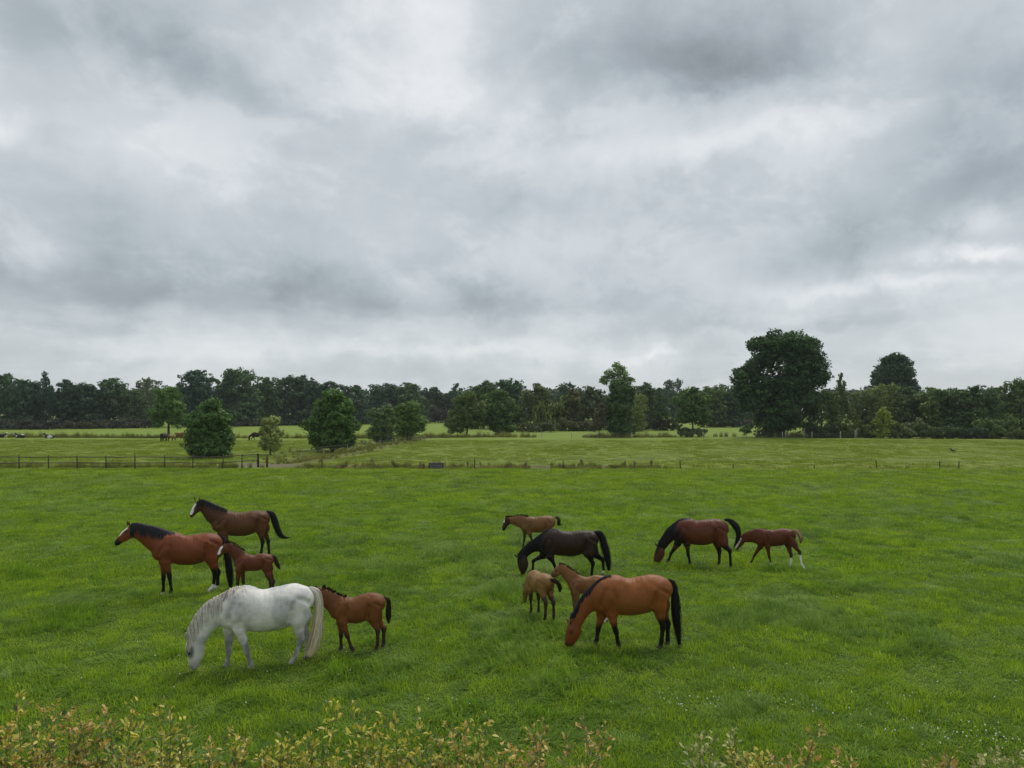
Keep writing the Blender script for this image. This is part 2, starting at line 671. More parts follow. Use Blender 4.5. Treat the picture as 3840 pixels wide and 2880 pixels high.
def dock_plant(name, seed):
    r = np.random.default_rng(seed)
    mb = MB()
    for k in range(4):
        x, y = r.normal(0, 0.12, 2)
        hgt = r.uniform(0.7, 1.15)
        mb.tube([(x, y, 0), (x + r.normal(0, .03), y, hgt * 0.5), (x + r.normal(0, .05), y, hgt)], [0.012, 0.035, 0.012], 5)
        mb.tube([(x, y, hgt * 0.45), (x + 0.08 * r.choice([-1, 1]), y, hgt * 0.8)], [0.012, 0.03], 4)
    return bpy.data.objects.new(name, mb.mesh(name, GM_DOCK))


def verge(name, pts, smin, smax, label, seed, dock=0.0):
    r = np.random.default_rng(seed)
    v = [blade_patch('a', 90, 0.30, 0.50, 0.025, 0.45, GM_ROUGH, seed + 1), blade_patch('b', 90, 0.35, 0.38, 0.03, 0.7, GM_ROUGH, seed + 2),
         blade_patch('c', 80, 0.25, 0.70, 0.022, 0.35, GM_ROUGH, seed + 3), dock_plant('d', seed + 4)]
    n = len(pts)
    idx = np.where(r.uniform(size=n) < dock, 3, r.integers(0, 3, n))
    p3 = np.concatenate([pts, ground_z(pts[:, 0], pts[:, 1])[:, None]], -1)
    return scatter(name, v, p3, r.uniform(0, 6.28, n), r.uniform(smin, smax, n), idx, label)


r_ = np.random.default_rng(55)
p = np.stack([r_.uniform(-20, 14, 900), r_.uniform(65.2, 68.6, 900)], -1)
p = p[fbm(p, 0.35, 77, 2) + 0.10 * (p[:, 0] < -2) > 0.44]
verge('weeds', p, 0.4, 0.9, 'dry rough grass and brown dock stalks along the ditch', 500, 0.05)
p = np.stack([r_.uniform(14, 62, 420), r_.uniform(64.8, 67.2, 420)], -1)
p = p[fbm(p, 0.3, 78, 2) > 0.52]
verge('weeds', p, 0.3, 0.75, 'low rough grass along the line of small dark fence posts', 520)
p = np.stack([r_.uniform(-56, -22, 420), r_.uniform(65.6, 67.2, 420)], -1)
p = p[fbm(p, 0.3, 79, 2) > 0.42]
verge('weeds', p, 0.4, 0.9, 'rough weeds behind the post and rail fence', 540)
yy_ = r_.uniform(72, 150, 650)
p = np.stack([track_x(yy_) - 1.0 + r_.normal(0, 1.9, 650), yy_], -1)
verge('weeds', p, 0.35, 0.85, 'tall olive weeds beside the farm track leading away', 560)
yy_ = 138 + r_.normal(0, 0.5, 500)
p = np.stack([r_.uniform(-105, -20, 500), yy_], -1)
p = p[fbm(p, 0.12, 80, 2) > 0.36]
verge('weeds', p, 0.7, 1.6, 'row of rough weeds beside the lying cows', 580)
p = np.stack([r_.uniform(-20, 110, 700), 141 + r_.normal(0, 0.7, 700)], -1)
p = p[fbm(p, 0.1, 81, 2) > 0.40]
verge('weeds', p, 0.8, 1.8, 'rough grass under the far wire fence', 600)


# ---------------------------------------------------------------- animals
class Body:
    """Smooth union of tapered capsules, polygonised into one continuous skin. Local axes: forward, near side, up."""

    def __init__(s):
        s.pr = []
        s.cuts = []

    def seg(s, a, b, ra, rb, sa=1.0, sb=None, k=0.03, tag=''):
        s.pr.append((np.array(a, float), np.array(b, float), ra, rb, sa, sa if sb is None else sb, k, tag))

    @staticmethod
    def dist(pr, p):
        a, b, ra, rb, sa, sb, k, _ = pr
        ab = b - a
        t = np.clip(((p - a) @ ab) / (ab @ ab + 1e-9), 0, 1)
        r = ra + (rb - ra) * t
        s = sa + (sb - sa) * t
        d = p - (a + t[..., None] * ab)
        return (np.sqrt(d[..., 0] ** 2 + d[..., 2] ** 2 + (d[..., 1] / s) ** 2) - r) * np.minimum(s, 1.0)

    def field(s, p, tags=None):
        f = np.full(p.shape[:-1], 9.0)
        for pr in s.pr:
            if tags and pr[7] not in tags:
                continue
            d = s.dist(pr, p)
            k = pr[6]
            h = np.clip(0.5 + 0.5 * (f - d) / k, 0, 1)
            f = f * (1 - h) + d * h - k * h * (1 - h)
        return f

    def skin(s, vox):
        lo = np.min([np.minimum(q[0], q[1]) - max(q[2], q[3]) * max(1, q[4], q[5]) for q in s.pr], 0) - 3 * vox
        hi = np.max([np.maximum(q[0], q[1]) + max(q[2], q[3]) * max(1, q[4], q[5]) for q in s.pr], 0) + 3 * vox
        n = np.ceil((hi - lo) / vox).astype(int) + 1
        f = np.full(n, 1.0, np.float32)
        ax = [lo[i] + vox * np.arange(n[i]) for i in range(3)]
        for pr in s.pr:
            a, b, ra, rb, sa, sb, k, _ = pr
            m = max(ra, rb) * max(1.0, sa, sb) + k + 2 * vox
            l, h = np.minimum(a, b) - m, np.maximum(a, b) + m
            i0 = np.clip(((l - lo) / vox).astype(int), 0, n)
            i1 = np.clip(((h - lo) / vox).astype(int) + 2, 0, n)
            sl = tuple(slice(i0[i], i1[i]) for i in range(3))
            g = np.stack(np.meshgrid(*[ax[i][sl[i]] for i in range(3)], indexing='ij'), -1)
            d = s.dist(pr, g)
            c = f[sl]
            w = np.clip(0.5 + 0.5 * (c - d) / k, 0, 1)
            f[sl] = c * (1 - w) + d * w - k * w * (1 - w)
        for (a, b, r_, k) in s.cuts:
            m = r_ + k + 2 * vox
            l, h = np.minimum(a, b) - m, np.maximum(a, b) + m
            i0 = np.clip(((l - lo) / vox).astype(int), 0, n)
            i1 = np.clip(((h - lo) / vox).astype(int) + 2, 0, n)
            sl = tuple(slice(i0[i], i1[i]) for i in range(3))
            g = np.stack(np.meshgrid(*[ax[i][sl[i]] for i in range(3)], indexing='ij'), -1)
            d = -s.dist((a, b, r_, r_, 1.0, 1.0, k, ''), g)
            c = f[sl]
            w = np.clip(0.5 - 0.5 * (c - d) / k, 0, 1)
            f[sl] = c * (1 - w) + d * w + k * w * (1 - w)
        ins = f < 0
        cnt = np.zeros(n - 1, np.int8)
        for dx_ in (0, 1):
            for dy_ in (0, 1):
                for dz_ in (0, 1):
                    cnt += ins[dx_:n[0] - 1 + dx_, dy_:n[1] - 1 + dy_, dz_:n[2] - 1 + dz_]
        cell = (cnt > 0) & (cnt < 8)
        ci = np.argwhere(cell)
        vid = np.full(n - 1, -1, np.int64)
        vid[cell] = np.arange(len(ci))
        corners = np.array([[i, j, k] for i in (0, 1) for j in (0, 1) for k in (0, 1)])
        val = np.stack([f[tuple((ci + c).T)] for c in corners], 1)
        acc, num = np.zeros((len(ci), 3)), np.zeros(len(ci))
        for i in range(8):
            for j in range(i + 1, 8):
                if np.abs(corners[i] - corners[j]).sum() != 1:
                    continue
                x = (val[:, i] < 0) != (val[:, j] < 0)
                t = val[x, i] / (val[x, i] - val[x, j])
                acc[x] += corners[i] + t[:, None] * (corners[j] - corners[i])
                num[x] += 1
        v = lo + vox * (ci + acc / num[:, None])
        quads = []
        for d_ in range(3):
            u_, w_ = [(1, 2), (2, 0), (0, 1)][d_]
            sl0 = [slice(1, n[i] - 1) for i in range(3)]
            sl0[d_] = slice(0, n[d_] - 1)
            sl1 = list(sl0)
            sl1[d_] = slice(1, n[d_])
            A, B = ins[tuple(sl0)], ins[tuple(sl1)]
            e = np.argwhere(A != B)
            off = np.array([1, 1, 1])
            off[d_] = 0
            base = e + off
            flip = A[tuple(e.T)]
            du, dw = np.eye(3, dtype=int)[u_], np.eye(3, dtype=int)[w_]
            qd = np.stack([vid[tuple((base - du - dw).T)], vid[tuple((base - dw).T)], vid[tuple(base.T)], vid[tuple((base - du).T)]], 1)
            qd[~flip] = qd[~flip][:, ::-1]
            quads.append(qd)
        q = np.concatenate(quads)
        for _ in range(2):      # relax
            s2, c2 = np.zeros_like(v), np.zeros(len(v))
            for i in range(4):
                np.add.at(s2, q[:, i], v[q[:, (i + 1) % 4]])
                np.add.at(c2, q[:, i], 1)
            v = v * 0.5 + 0.5 * s2 / c2[:, None]
        return v, q


def catmull(a, n=3):
    a = np.asarray(a, float)
    p = np.concatenate([[2 * a[0] - a[1]], a, [2 * a[-1] - a[-2]]])
    out = []
    for i in range(1, len(p) - 2):
        for t in np.arange(n) / n:
            p0, p1, p2, p3 = p[i - 1:i + 3]
            out.append(0.5 * (2 * p1 + (p2 - p0) * t + (2 * p0 - 5 * p1 + 4 * p2 - p3) * t ** 2 + (3 * p1 - p0 - 3 * p2 + p3) * t ** 3))
    out.append(a[-1])
    return np.array(out)


def coat_material():
    m, b, o = new_mat('horse_coat')
    n = xnoise(X(X.nt.nodes.new('ShaderNodeTexCoord').outputs['Object']), 22.0, 4.0, 0.6)
    n2 = xnoise(X(X.nt.nodes.new('ShaderNodeTexCoord').outputs['Object']), 4.0, 3.0, 0.6)
    k = 0.80 + n * 0.22 + n2 * 0.20
    X.put(b.inputs['Base Color'], xmulc(attr('Col'), xcomb(k, k, k)))
    b.inputs['Roughness'].default_value = 0.45
    b.inputs['Specular IOR Level'].default_value = 0.2
    bump = X.nt.nodes.new('ShaderNodeBump')
    bump.inputs['Strength'].default_value = 0.35
    bump.inputs['Distance'].default_value = 0.025
    X.put(bump.inputs['Height'], n)
    X.nt.links.new(bump.outputs[0], b.inputs['Normal'])
    return m


def hair_material():
    m, b, o = new_mat('horse_hair')
    X.put(b.inputs['Base Color'], attr('Col'))
    b.inputs['Roughness'].default_value = 0.45
    b.inputs['Specular IOR Level'].default_value = 0.15
    return m


COAT, HAIR = coat_material(), hair_material()
EYE = plain_mat('eye', (0.008, 0.006, 0.005), 0.12, 0.0)
HOOF = plain_mat('hoof', (0.05, 0.042, 0.036), 0.6)


def ribbons(paths, widths, sides, cols):
    """paths (n,k,3); widths (n,k); sides (n,k,3) unit; cols (n,k,3)."""
    n, k, _ = paths.shape
    l = paths - sides * widths[..., None] * 0.5
    r = paths + sides * widths[..., None] * 0.5
    v = np.stack([l, r], 2).reshape(-1, 3)
    c = np.repeat(cols.reshape(-1, 3), 2, 0)
    i = (np.arange(n)[:, None] * k + np.arange(k - 1)[None]) * 2
    f = np.stack([i, i + 1, i + 3, i + 2], -1).reshape(-1, 4)
    return v, f, c


def build_horse(S):
    """S: a spec traced joint by joint; everything becomes metres in the animal's own frame."""
    if 'at' in S:
        X0, Y0, hd = S['at']
        fw = np.array([math.cos(hd), math.sin(hd)])
        rscale = 1.0
    else:
        ox, oy, zs = S['view']
        pxl = lambda q: (ox + q[0] / zs, oy + q[1] / zs)
        bx, by = pxl(S['stand'])
        Y0 = S.get('dist', dist_of(by))
        X0 = (bx - 1920) / F * Y0
        ang = math.radians(S.get('yaw', 0)) - math.atan2(X0, Y0)
        fw = np.array([-math.cos(ang), -math.sin(ang)])
        lt = np.array([math.sin(ang), -math.cos(ang)])
        rscale = Y0 / zs / F

    def loc(q, w=0.0):
        if 'at' in S:
            return np.array([q[0], w, q[1]])
        px, py = pxl(q)
        rx, rz = (px - 1920) / F, -(py - HOR) / F
        # t*(rx,1) = O + lt*w + fw*u
        A = np.array([[rx, -fw[0]], [1.0, -fw[1]]])
        t, u = np.linalg.solve(A, np.array([X0, Y0]) + lt * w)
        return np.array([u, w, HC + t * rz])

    def pairs(lst, shrink=1.0):
        out = []
        for a, b in lst:
            A, B = loc(a), loc(b)
            out.append(np.concatenate([(A + B) / 2, [np.linalg.norm(A - B) / 2 * shrink]]))
        return np.array(out)

    sc = S['size']          # 1 = grown mare
    lg = S.get('leg', sc)
    B = Body()
    trunk = pairs(S['trunk'], 0.955)
    nT = len(trunk)
    wid = np.interp(np.linspace(0, 1, nT), [0, 0.2, 0.5, 0.75, 1.0], [0.95, 0.74, 0.80, 0.80, 0.95]) * S.get('fat', 1.0)
    T = catmull(np.concatenate([trunk, wid[:, None]], 1), 3)
    for i in range(len(T) - 1):
        B.seg(T[i, :3], T[i + 1, :3], T[i, 3], T[i + 1, 3], T[i, 4], T[i + 1, 4], 0.03 * sc, 'trunk')
    neck = pairs(S['neck'], 0.97)
    nw = np.interp(np.linspace(0, 1, len(neck)), [0, 0.5, 1], [0.50, 0.48, 0.52])
    N = catmull(np.concatenate([neck, nw[:, None]], 1), 3)
    for i in range(len(N) - 1):
        B.seg(N[i, :3], N[i + 1, :3], N[i, 3], N[i + 1, 3], N[i, 4], N[i + 1, 4], 0.07 * sc if i < 2 else 0.04 * sc, 'neck')
    head = pairs(S['head'], 0.97)
    hw = np.interp(np.linspace(0, 1, len(head)), [0, 0.25, 0.6, 1], [0.66, 0.62, 0.66, 0.85])
    # neck to head joint
    B.seg(N[-1, :3], head[0, :3], N[-1, 3] * 0.92, head[0, 3] * 0.9, N[-1, 4], hw[0], 0.05 * sc, 'neck')
    Hd = catmull(np.concatenate([head, hw[:, None]], 1), 2)
    for i in range(len(Hd) - 1):
        B.seg(Hd[i, :3], Hd[i + 1, :3], Hd[i, 3], Hd[i + 1, 3], Hd[i, 4], Hd[i + 1, 4], 0.02 * sc, 'head')
    for i, (a, b) in enumerate(S['ears']):
        w = (0.055 if i == 0 else -0.055) * sc
        a3, b3 = loc(a, w), loc(b, w * 1.3)
        m3 = a3 * 0.55 + b3 * 0.45
        B.seg(a3, m3, 0.026 * sc, 0.028 * sc, 0.8, 0.8, 0.015, 'ear')
        B.seg(m3, b3, 0.028 * sc, 0.010 * sc, 0.8, 0.8, 0.010, 'ear')
    # hip points and ribs
    for sg in (1, -1):
        tq = T[int(len(T) * 0.72)]
        B.seg((tq[0], sg * tq[3] * tq[4] * 0.72, tq[2] + tq[3] * 0.42), (tq[0] - 0.10 * sc, sg * tq[3] * tq[4] * 0.78, tq[2] + tq[3] * 0.30), 0.085 * sc, 0.10 * sc, 0.8, 0.8, 0.05 * sc, 'trunk')
    # shoulder muscle
    sh = T[1, :3] * 0.4 + T[3, :3] * 0.6
    legs = []
    for key, w0, w1, hind in (('fore_near', 0.155, 0.125, 0), ('fore_far', -0.155, -0.125, 0), ('hind_near', 0.15, 0.135, 1), ('hind_far', -0.15, -0.135, 1)):
        w0, w1 = w0 * sc, w1 * sc
        J = S[key]
        j = [loc(J[0], w0), loc(J[1], (w0 + w1) / 2), loc(J[2], w1), loc(J[3], w1)]
        lift = S.get('lift', {}).get(key, 0.0)
        dz0, zt = j[3][2] - lift, j[0][2]
        for q_ in j[1:]:
            q_[2] -= dz0 * (1 - np.clip(q_[2] / zt, 0, 1)) if q_ is not j[3] else dz0
        e, kn, fe, ho = j
        nm = key
        if not hind:
            up = np.array([sh[0], w0 * 0.95, T[3, 2] + 0.02 * sc])
            B.seg(up, e, 0.20 * sc, 0.125 * sc, 0.60, 0.8, 0.035 * sc, nm + '_top')
            mid = e * 0.55 + kn * 0.45
            B.seg(e, mid, 0.115 * lg, 0.082 * lg, 0.85, 0.85, 0.05 * sc, nm)
            B.seg(mid, kn, 0.080 * lg, 0.056 * lg, 0.85, 0.95, 0.02, nm)
            B.seg(kn + (mid - kn) * 0.10, kn + (fe - kn) * 0.12, 0.060 * lg, 0.057 * lg, 0.95, 0.95, 0.02, nm)
            cn = kn * 0.5 + fe * 0.5
            B.seg(kn, cn, 0.050 * lg, 0.041 * lg, 0.8, 0.8, 0.02, nm)
            B.seg(cn, fe, 0.041 * lg, 0.049 * lg, 0.8, 0.9, 0.02, nm)
        else:
            tz = T[-1]
            hip = np.array([tz[0] + tz[3] * 0.25, w0 * 1.0, tz[2] - tz[3] * 0.05])
            B.seg(hip, e + np.array([-0.06 * sc, 0, 0.02]), tz[3] * 0.80, 0.185 * sc * S.get('thigh', 1), 0.68, 0.68, 0.035 * sc, nm + '_top')
            mid = e * 0.5 + kn * 0.5
            mid = mid + np.array([-0.015 * sc, 0, 0])
            B.seg(e + np.array([-0.04 * sc, 0, 0]), mid, 0.16 * sc * S.get('thigh', 1), 0.098 * lg, 0.66, 0.75, 0.05 * sc, nm)
            B.seg(mid, kn, 0.098 * lg, 0.062 * lg, 0.75, 0.8, 0.025, nm)
            B.seg(kn + np.array([-0.02 * lg, 0, 0.045 * lg]), kn + (fe - kn) * 0.10, 0.050 * lg, 0.062 * lg, 0.8, 0.8, 0.03, nm)
            cn = kn * 0.5 + fe * 0.5
            B.seg(kn, cn, 0.060 * lg, 0.046 * lg, 0.8, 0.8, 0.02, nm)
            B.seg(cn, fe, 0.046 * lg, 0.052 * lg, 0.8, 0.9, 0.02, nm)
        hc = ho + np.array([0, 0, 0.045 * lg])
        B.seg(fe, hc, 0.046 * lg, 0.045 * lg, 0.85, 0.95, 0.02, nm)
        B.seg(hc, ho + np.array([0.015 * lg, 0, 0.012]), 0.048 * lg, 0.062 * lg, 0.95, 1.0, 0.015, nm)
        legs.append((nm, e, kn, fe, ho))
    # grooves that part the muscles: behind the shoulder, before the shoulder, at the flank, below the hip
    zc, rm = trunk[:, 2].mean(), trunk[1:-1, 3].mean()

    def groove(pts, depth=0.022, r_=0.05):
        for sg in (1, -1):
            c_ = []
            for (u_, z_) in pts:
                ws = np.arange(0.6, 0.04, -0.01)
                fv = B.field(np.stack([np.full(len(ws), u_), sg * ws, np.full(len(ws), z_)], -1))
                w_ = ws[np.argmax(fv <= 0)] if (fv <= 0).any() else 0.05
                c_.append(np.array([u_, sg * (w_ + r_ * sc - depth * sc), z_]))
            for i in range(len(c_) - 1):
                B.cuts.append((c_[i], c_[i + 1], r_ * sc, 0.035 * sc))

    e0, s0 = (legs[0][1] + legs[1][1]) / 2, (legs[2][1] + legs[3][1]) / 2
    groove([(e0[0] - 0.13 * sc, zc + 0.42 * rm), (e0[0] - 0.16 * sc, zc + 0.05 * rm), (e0[0] - 0.12 * sc, zc - 0.45 * rm), (e0[0] - 0.11 * sc, e0[2] + 0.06 * sc)], 0.022)
    groove([(s0[0] + 0.10 * sc, zc + 0.30 * rm), (s0[0] + 0.11 * sc, zc - 0.05 * rm), (s0[0] + 0.13 * sc, s0[2] + 0.14 * sc), (s0[0] + 0.16 * sc, s0[2] + 0.05 * sc)], 0.030)
    groove([(T[2, 0] + 0.06 * sc, zc + 0.50 * rm), (T[1, 0] + 0.06 * sc, zc + 0.18 * rm), (T[0, 0] + 0.05 * sc, T[0, 2] + 0.02 * sc)], 0.020)
    groove([(s0[0] - 0.02 * sc, zc + 0.52 * rm), (s0[0] - 0.12 * sc, zc + 0.40 * rm), (s0[0] - 0.22 * sc, zc + 0.20 * rm)], 0.016)
    v, qd = B.skin(S.get('vox', 0.0165 if sc > 0.9 else 0.0135))

    fn = np.cross(v[qd[:, 2]] - v[qd[:, 0]], v[qd[:, 3]] - v[qd[:, 1]])
    vn = np.zeros_like(v)
    for i in range(4):
        np.add.at(vn, qd[:, i], fn)
    vn /= np.linalg.norm(vn, axis=1, keepdims=True) + 1e-12
    mus = (fbm(v * np.array([1.0, 1.0, 0.7]), 5.5 / sc, 71 + S['seed'], 2) - 0.5) * 0.034 * sc
    ribs = np.sin(v[:, 0] * 62 / sc + 2.5 * vnoise(v, 3.0, 5)) * 0.0022 * sc * sstep(v[:, 2] - trunk[:, 2].mean(), -0.25 * sc, 0.0) * (np.abs(v[:, 0] - 0.05) < 0.35 * sc)
    v = v + vn * ((mus + ribs) * sstep(v[:, 2], 0.25 * sc, 0.6 * sc))[:, None]

    # ---- coat colours of the animal itself
    C = S['coat']
    DK = 1.0 if C.get('grey') else 0.60
    DB_ = 1.0 if C.get('grey') else 0.82
    C = {k_: (tuple(DK * q_ * (DB_ if i_ == 2 else 1.0) for i_, q_ in enumerate(v_)) if k_ in ('base', 'neck', 'head', 'flank', 'leg', 'muzzle', 'ear') else v_) for k_, v_ in C.items()}
    base = np.array(C['base'])
    col = np.tile(base, (len(v), 1))
    mott = fbm(v, 5.0 / sc, 3, 3)
    col *= (0.72 + 0.34 * mott + 0.24 * fbm(v, 1.9 / sc, 13 + S['seed'], 2))[:, None]
    best, who = np.full(len(v), 9.0), np.full(len(v), '', dtype=object)
    for pr in B.pr:
        d = Body.dist(pr, v)
        m_ = d < best
        best[m_] = d[m_]
        who[m_] = pr[7]

    def mixc(mask, c):
        nonlocal col
        col = col * (1 - mask[:, None]) + np.array(c) * mask[:, None]

    if 'flank' in C:        # paler lower flank
        k = sstep(0.5 - (v[:, 2] - trunk[:, 2].mean()) / trunk[:, 3].max() * 0.6 + (mott - .5), 0.35, 0.9) * (who == 'trunk')
        mixc(k * 0.7, C['flank'])
    if 'neck' in C:
        tpar = (v - N[0, :3]) @ (N[-1, :3] - N[0, :3]) / np.sum((N[-1, :3] - N[0, :3]) ** 2)
        k = sstep(tpar + (mott - .5) * 0.25, -0.18, 0.22) * np.isin(who, ['neck', 'trunk', 'fore_near_top', 'fore_far_top'])
        mixc(k * C.get('neck_mix', 0.8), C['neck'])
    isH = np.isin(who, ['head'])
    h0, h1 = head[0, :3], head[-1, :3]
    hx = (h1 - h0) / np.linalg.norm(h1 - h0)
    front = np.cross([0, 1, 0], hx)
    ftop = np.mean([loc(a) - loc(b) for a, b in S['head']], 0)
    if front @ ftop < 0:
        front = -front
    ht = (v - h0) @ hx / np.linalg.norm(h1 - h0)
    rr = np.interp(ht, np.linspace(0, 1, len(head)), head[:, 3])
    cen = h0 + np.clip(ht, 0, 1)[:, None] * (h1 - h0)
    hn = ((v - cen) @ front) / rr
    if 'head' in C:
        mixc(isH * 1.0, C['head'])
    if 'muzzle' in C:
        mixc(isH * sstep(ht + (mott - .5) * 0.2, 0.60, 0.92), C['muzzle'])
    if 'eye' in S:
        for sg in (1, -1):
            dd_ = np.linalg.norm(v - loc(S['eye'], sg * 0.08 * sc), axis=1)
            mixc(isH * (1 - sstep(dd_, 0.03 * sc, 0.08 * sc)) * 0.55, base * 0.25)
    if 'blaze' in C:
        t0, t1, wl, offs = C['blaze']
        k = isH * (hn > 0.30) * sstep(wl * 1.15 - np.abs(v[:, 1] - offs), 0, wl * 0.25) * sstep(ht, t0 - .05, t0 + .03) * (1 - sstep(ht, t1 - .05, t1 + .05))
        mixc(k, (0.78, 0.75, 0.70))
    for sg in (1, -1):
        nq = h0 + (h1 - h0) * 0.98 + front * head[-1, 3] * 0.35
        nq[1] = sg * 0.05 * sc
        mixc(isH * (1 - sstep(np.linalg.norm(v - nq, axis=1), 0.018 * sc, 0.040 * sc)) * 0.85, (0.015, 0.012, 0.012))
    mixc((who == 'ear') * 0.75, C.get('ear', base * 0.35))
    for nm, e, kn, fe, ho in legs:
        on = np.array([w_.startswith(nm) for w_ in who])
        hgt = v[:, 2]
        par = np.interp(-hgt, [-e[2], -kn[2], -fe[2], -ho[2]], [0, 1, 2, 3]) + (mott - 0.5) * 0.35
        if 'leg' in C:
            mixc(on * sstep(par, C.get('leg_from', 0.45), C.get('leg_from', 0.45) + 0.5), C['leg'])
        so = S.get('socks', {}).get(nm)
        if so:
            mixc(on * sstep(par, so - 0.06, so + 0.06), (0.72, 0.69, 0.64))
        mixc(on * (hgt < 0.06 * lg) * 1.0, S.get('hoof', (0.06, 0.05, 0.042)))
    if C.get('grey'):
        ndark = fbm(v, 3.2, 41, 3)
        hq = sstep(-v[:, 0], 0.45, 0.95) * np.isin(who, ['trunk', 'hind_near_top', 'hind_far_top'])
        mixc(sstep(ndark + 0.16 * hq, 0.46, 0.70) * 0.62, (0.36, 0.37, 0.38))
        lowleg = np.array([w_.startswith(('fore', 'hind')) for w_ in who]) * sstep(0.80 - v[:, 2], 0, 0.35)
        mixc(lowleg * (0.5 + 0.45 * sstep(fbm(v, 9.0, 51, 2), 0.4, 0.65)), (0.20, 0.19, 0.19))
        spk = vnoise(v, 26, 61)
        mixc((spk > 0.90) * 0.35, (0.22, 0.21, 0.21))
        ey = loc(S['eye'], 0.1)
        mixc(isH * sstep(0.13 - np.linalg.norm((v - ey) * np.array([1, .5, .6]), axis=1), 0, 0.08) * 0.9, (0.09, 0.09, 0.095))
        mixc(isH * sstep(ht, 0.5, 0.95) * 0.7, (0.27, 0.25, 0.25))
    col = np.clip(col, 0, 0.9)

    root = bpy.data.objects.new(S['name'], None)
    COL.objects.link(root)
    root.empty_display_size = 0.3
    root.location = (X0, Y0, 0)
    root.rotation_euler = (0, 0, math.atan2(fw[1], fw[0]))
    tag(root, S['label'], S['cat'], S['group'])
    obj('body', np_mesh('horse_body', v, qd, COAT, True, cols=col), root)

    Rz = np.stack([fw, [-fw[1], fw[0]]], 1)
    for q_, rad_, f_ in [(head[-1, :3], 0.55, 0.45)] + [(L_[4], 0.28, 0.6) for L_ in legs]:
        if q_[2] < 0.4:
            w_ = Rz @ q_[:2] + np.array([X0, Y0])
            CROPPED.append((w_[0], w_[1], rad_, f_))
    rh = np.random.default_rng(S['seed'])
    # ---- mane
    M = S['mane']
    mcol = np.array(M['col'])
    tops = catmull(np.array([loc(a) for a in S['crest']]) if 'crest' in S else np.array([loc(a) for a, b in S['neck']] + [loc(S['ears'][0][0])]), 6)
    if 'withers' in M:
        tops = np.concatenate([catmull(np.array([loc(M['withers']), tops[0]]), 4)[:-1], tops])
    n = M['n']
    ts = rh.uniform(0, len(tops) - (3.2 if M['style'] == 'fall' else 1.001), n)
    i0 = ts.astype(int)
    st = tops[i0] + (tops[i0 + 1] - tops[i0]) * (ts - i0)[:, None]
    tang = tops[np.minimum(i0 + 1, len(tops) - 1)] - tops[i0]
    tang /= np.linalg.norm(tang, axis=1, keepdims=True) + 1e-9
    up = np.stack([-tang[:, 2], np.zeros(n), tang[:, 0]], -1)
    up *= np.sign(up[:, 2:3] + 1e-6) if abs(up[:, 2].mean()) > 0.2 else 1
    K = 8
    paths, sides = np.zeros((n, K, 3)), np.zeros((n, K, 3))
    ln = M['len'] * rh.uniform(0.45, 1.25, n)
    if M['style'] == 'fall':
        sgn = np.where(rh.uniform(size=n) < M.get('near', 1.0), 1.0, -1.0)
        p_ = st - up * 0.02 * sc + np.stack([rh.normal(0, .01, n), rh.normal(0, .012, n), rh.normal(0, .005, n)], -1)
        for _ in range(3):
            p_ = p_ + up * np.clip(0.006 - B.field(p_), -0.03, 0.05)[:, None]
        paths[:, 0] = p_
        dirn = up * 0.5 + sgn[:, None] * np.array([0, 1.0, 0])
        tg = ('neck', 'trunk', 'head')
        for k in range(1, K):
            step = ln[:, None] / (K - 1)
            g = np.array([0, 0, -1.0]) + np.stack([rh.normal(M.get('drift', 0), 0.10, n), np.zeros(n), np.zeros(n)], -1)
            dirn = dirn * (0.30 if k > 1 else 1.0) + g * (0.9 if k > 1 else 0.25)
            dirn /= np.linalg.norm(dirn, axis=1, keepdims=True)
            p_ = p_ + dirn * step
            e_ = 0.01
            d0 = B.field(p_, tg)
            gr = np.stack([B.field(p_ + e_ * np.eye(3)[i_], tg) - d0 for i_ in range(3)], -1)
            gr /= np.linalg.norm(gr, axis=1, keepdims=True) + 1e-9
            want = 0.008 + 0.016 * (k < 5) * rh.uniform(0, 1, n)
            p_ = p_ + gr * np.clip(want - d0, -0.02, 0.12)[:, None]
            paths[:, k] = p_
            sides[:, k] = np.cross(gr, dirn)
        sides[:, 0] = sides[:, 1]
    else:
        dirn = up + rh.normal(0, 0.22, (n, 3)) + np.array([M.get('drift', -0.25), 0, 0])
        dirn /= np.linalg.norm(dirn, axis=1, keepdims=True)
        p0 = st - up * 0.03 * sc
        for _ in range(3):
            p0 = p0 + up * np.clip(-0.012 - B.field(p0), -0.03, 0.05)[:, None]
        p0[:, 1] += rh.normal(0, 0.012, n)
        bend = np.stack([rh.normal(-0.3, 0.3, n), rh.normal(0.35 * M.get('flop', 1), 0.5, n), rh.normal(-0.2, 0.2, n)], -1)
        for k in range(K):
            t = k / (K - 1)
            paths[:, k] = p0 + dirn * (ln * t)[:, None] + bend * (ln * 0.45 * t * t)[:, None]
        sd_ = np.cross(dirn, rh.normal(0, 1, (n, 3)))
        sides[:] = sd_[:, None]
    sides /= np.linalg.norm(sides, axis=2, keepdims=True) + 1e-9
    wd = M.get('w', 0.022) * rh.uniform(0.6, 1.3, n)[:, None] * np.interp(np.linspace(0, 1, K), [0, 0.6, 1], [0.9, 1.0, 0.15])[None]
    cc = np.tile(mcol, (n, K, 1)) * rh.uniform(1 - M.get('var', 0.3), 1 + M.get('var', 0.3), n)[:, None, None]
    if 'col2' in M:
        pick = rh.uniform(size=n) < M.get('mix2', 0.2)
        cc[pick] = np.array(M['col2'])
    v_, f_, c_ = ribbons(paths, wd, sides, cc)
    obj('mane', np_mesh('horse_mane', v_, f_, HAIR, True, cols=np.clip(c_, 0, 1)), root)
    # ---- tail
    Tl = S['tail']
    tp = np.array([loc(q_[:2], q_[3] if len(q_) > 3 else 0.0) for q_ in Tl['pts']])
    tr_ = np.array([q_[2] * rscale for q_ in Tl['pts']])
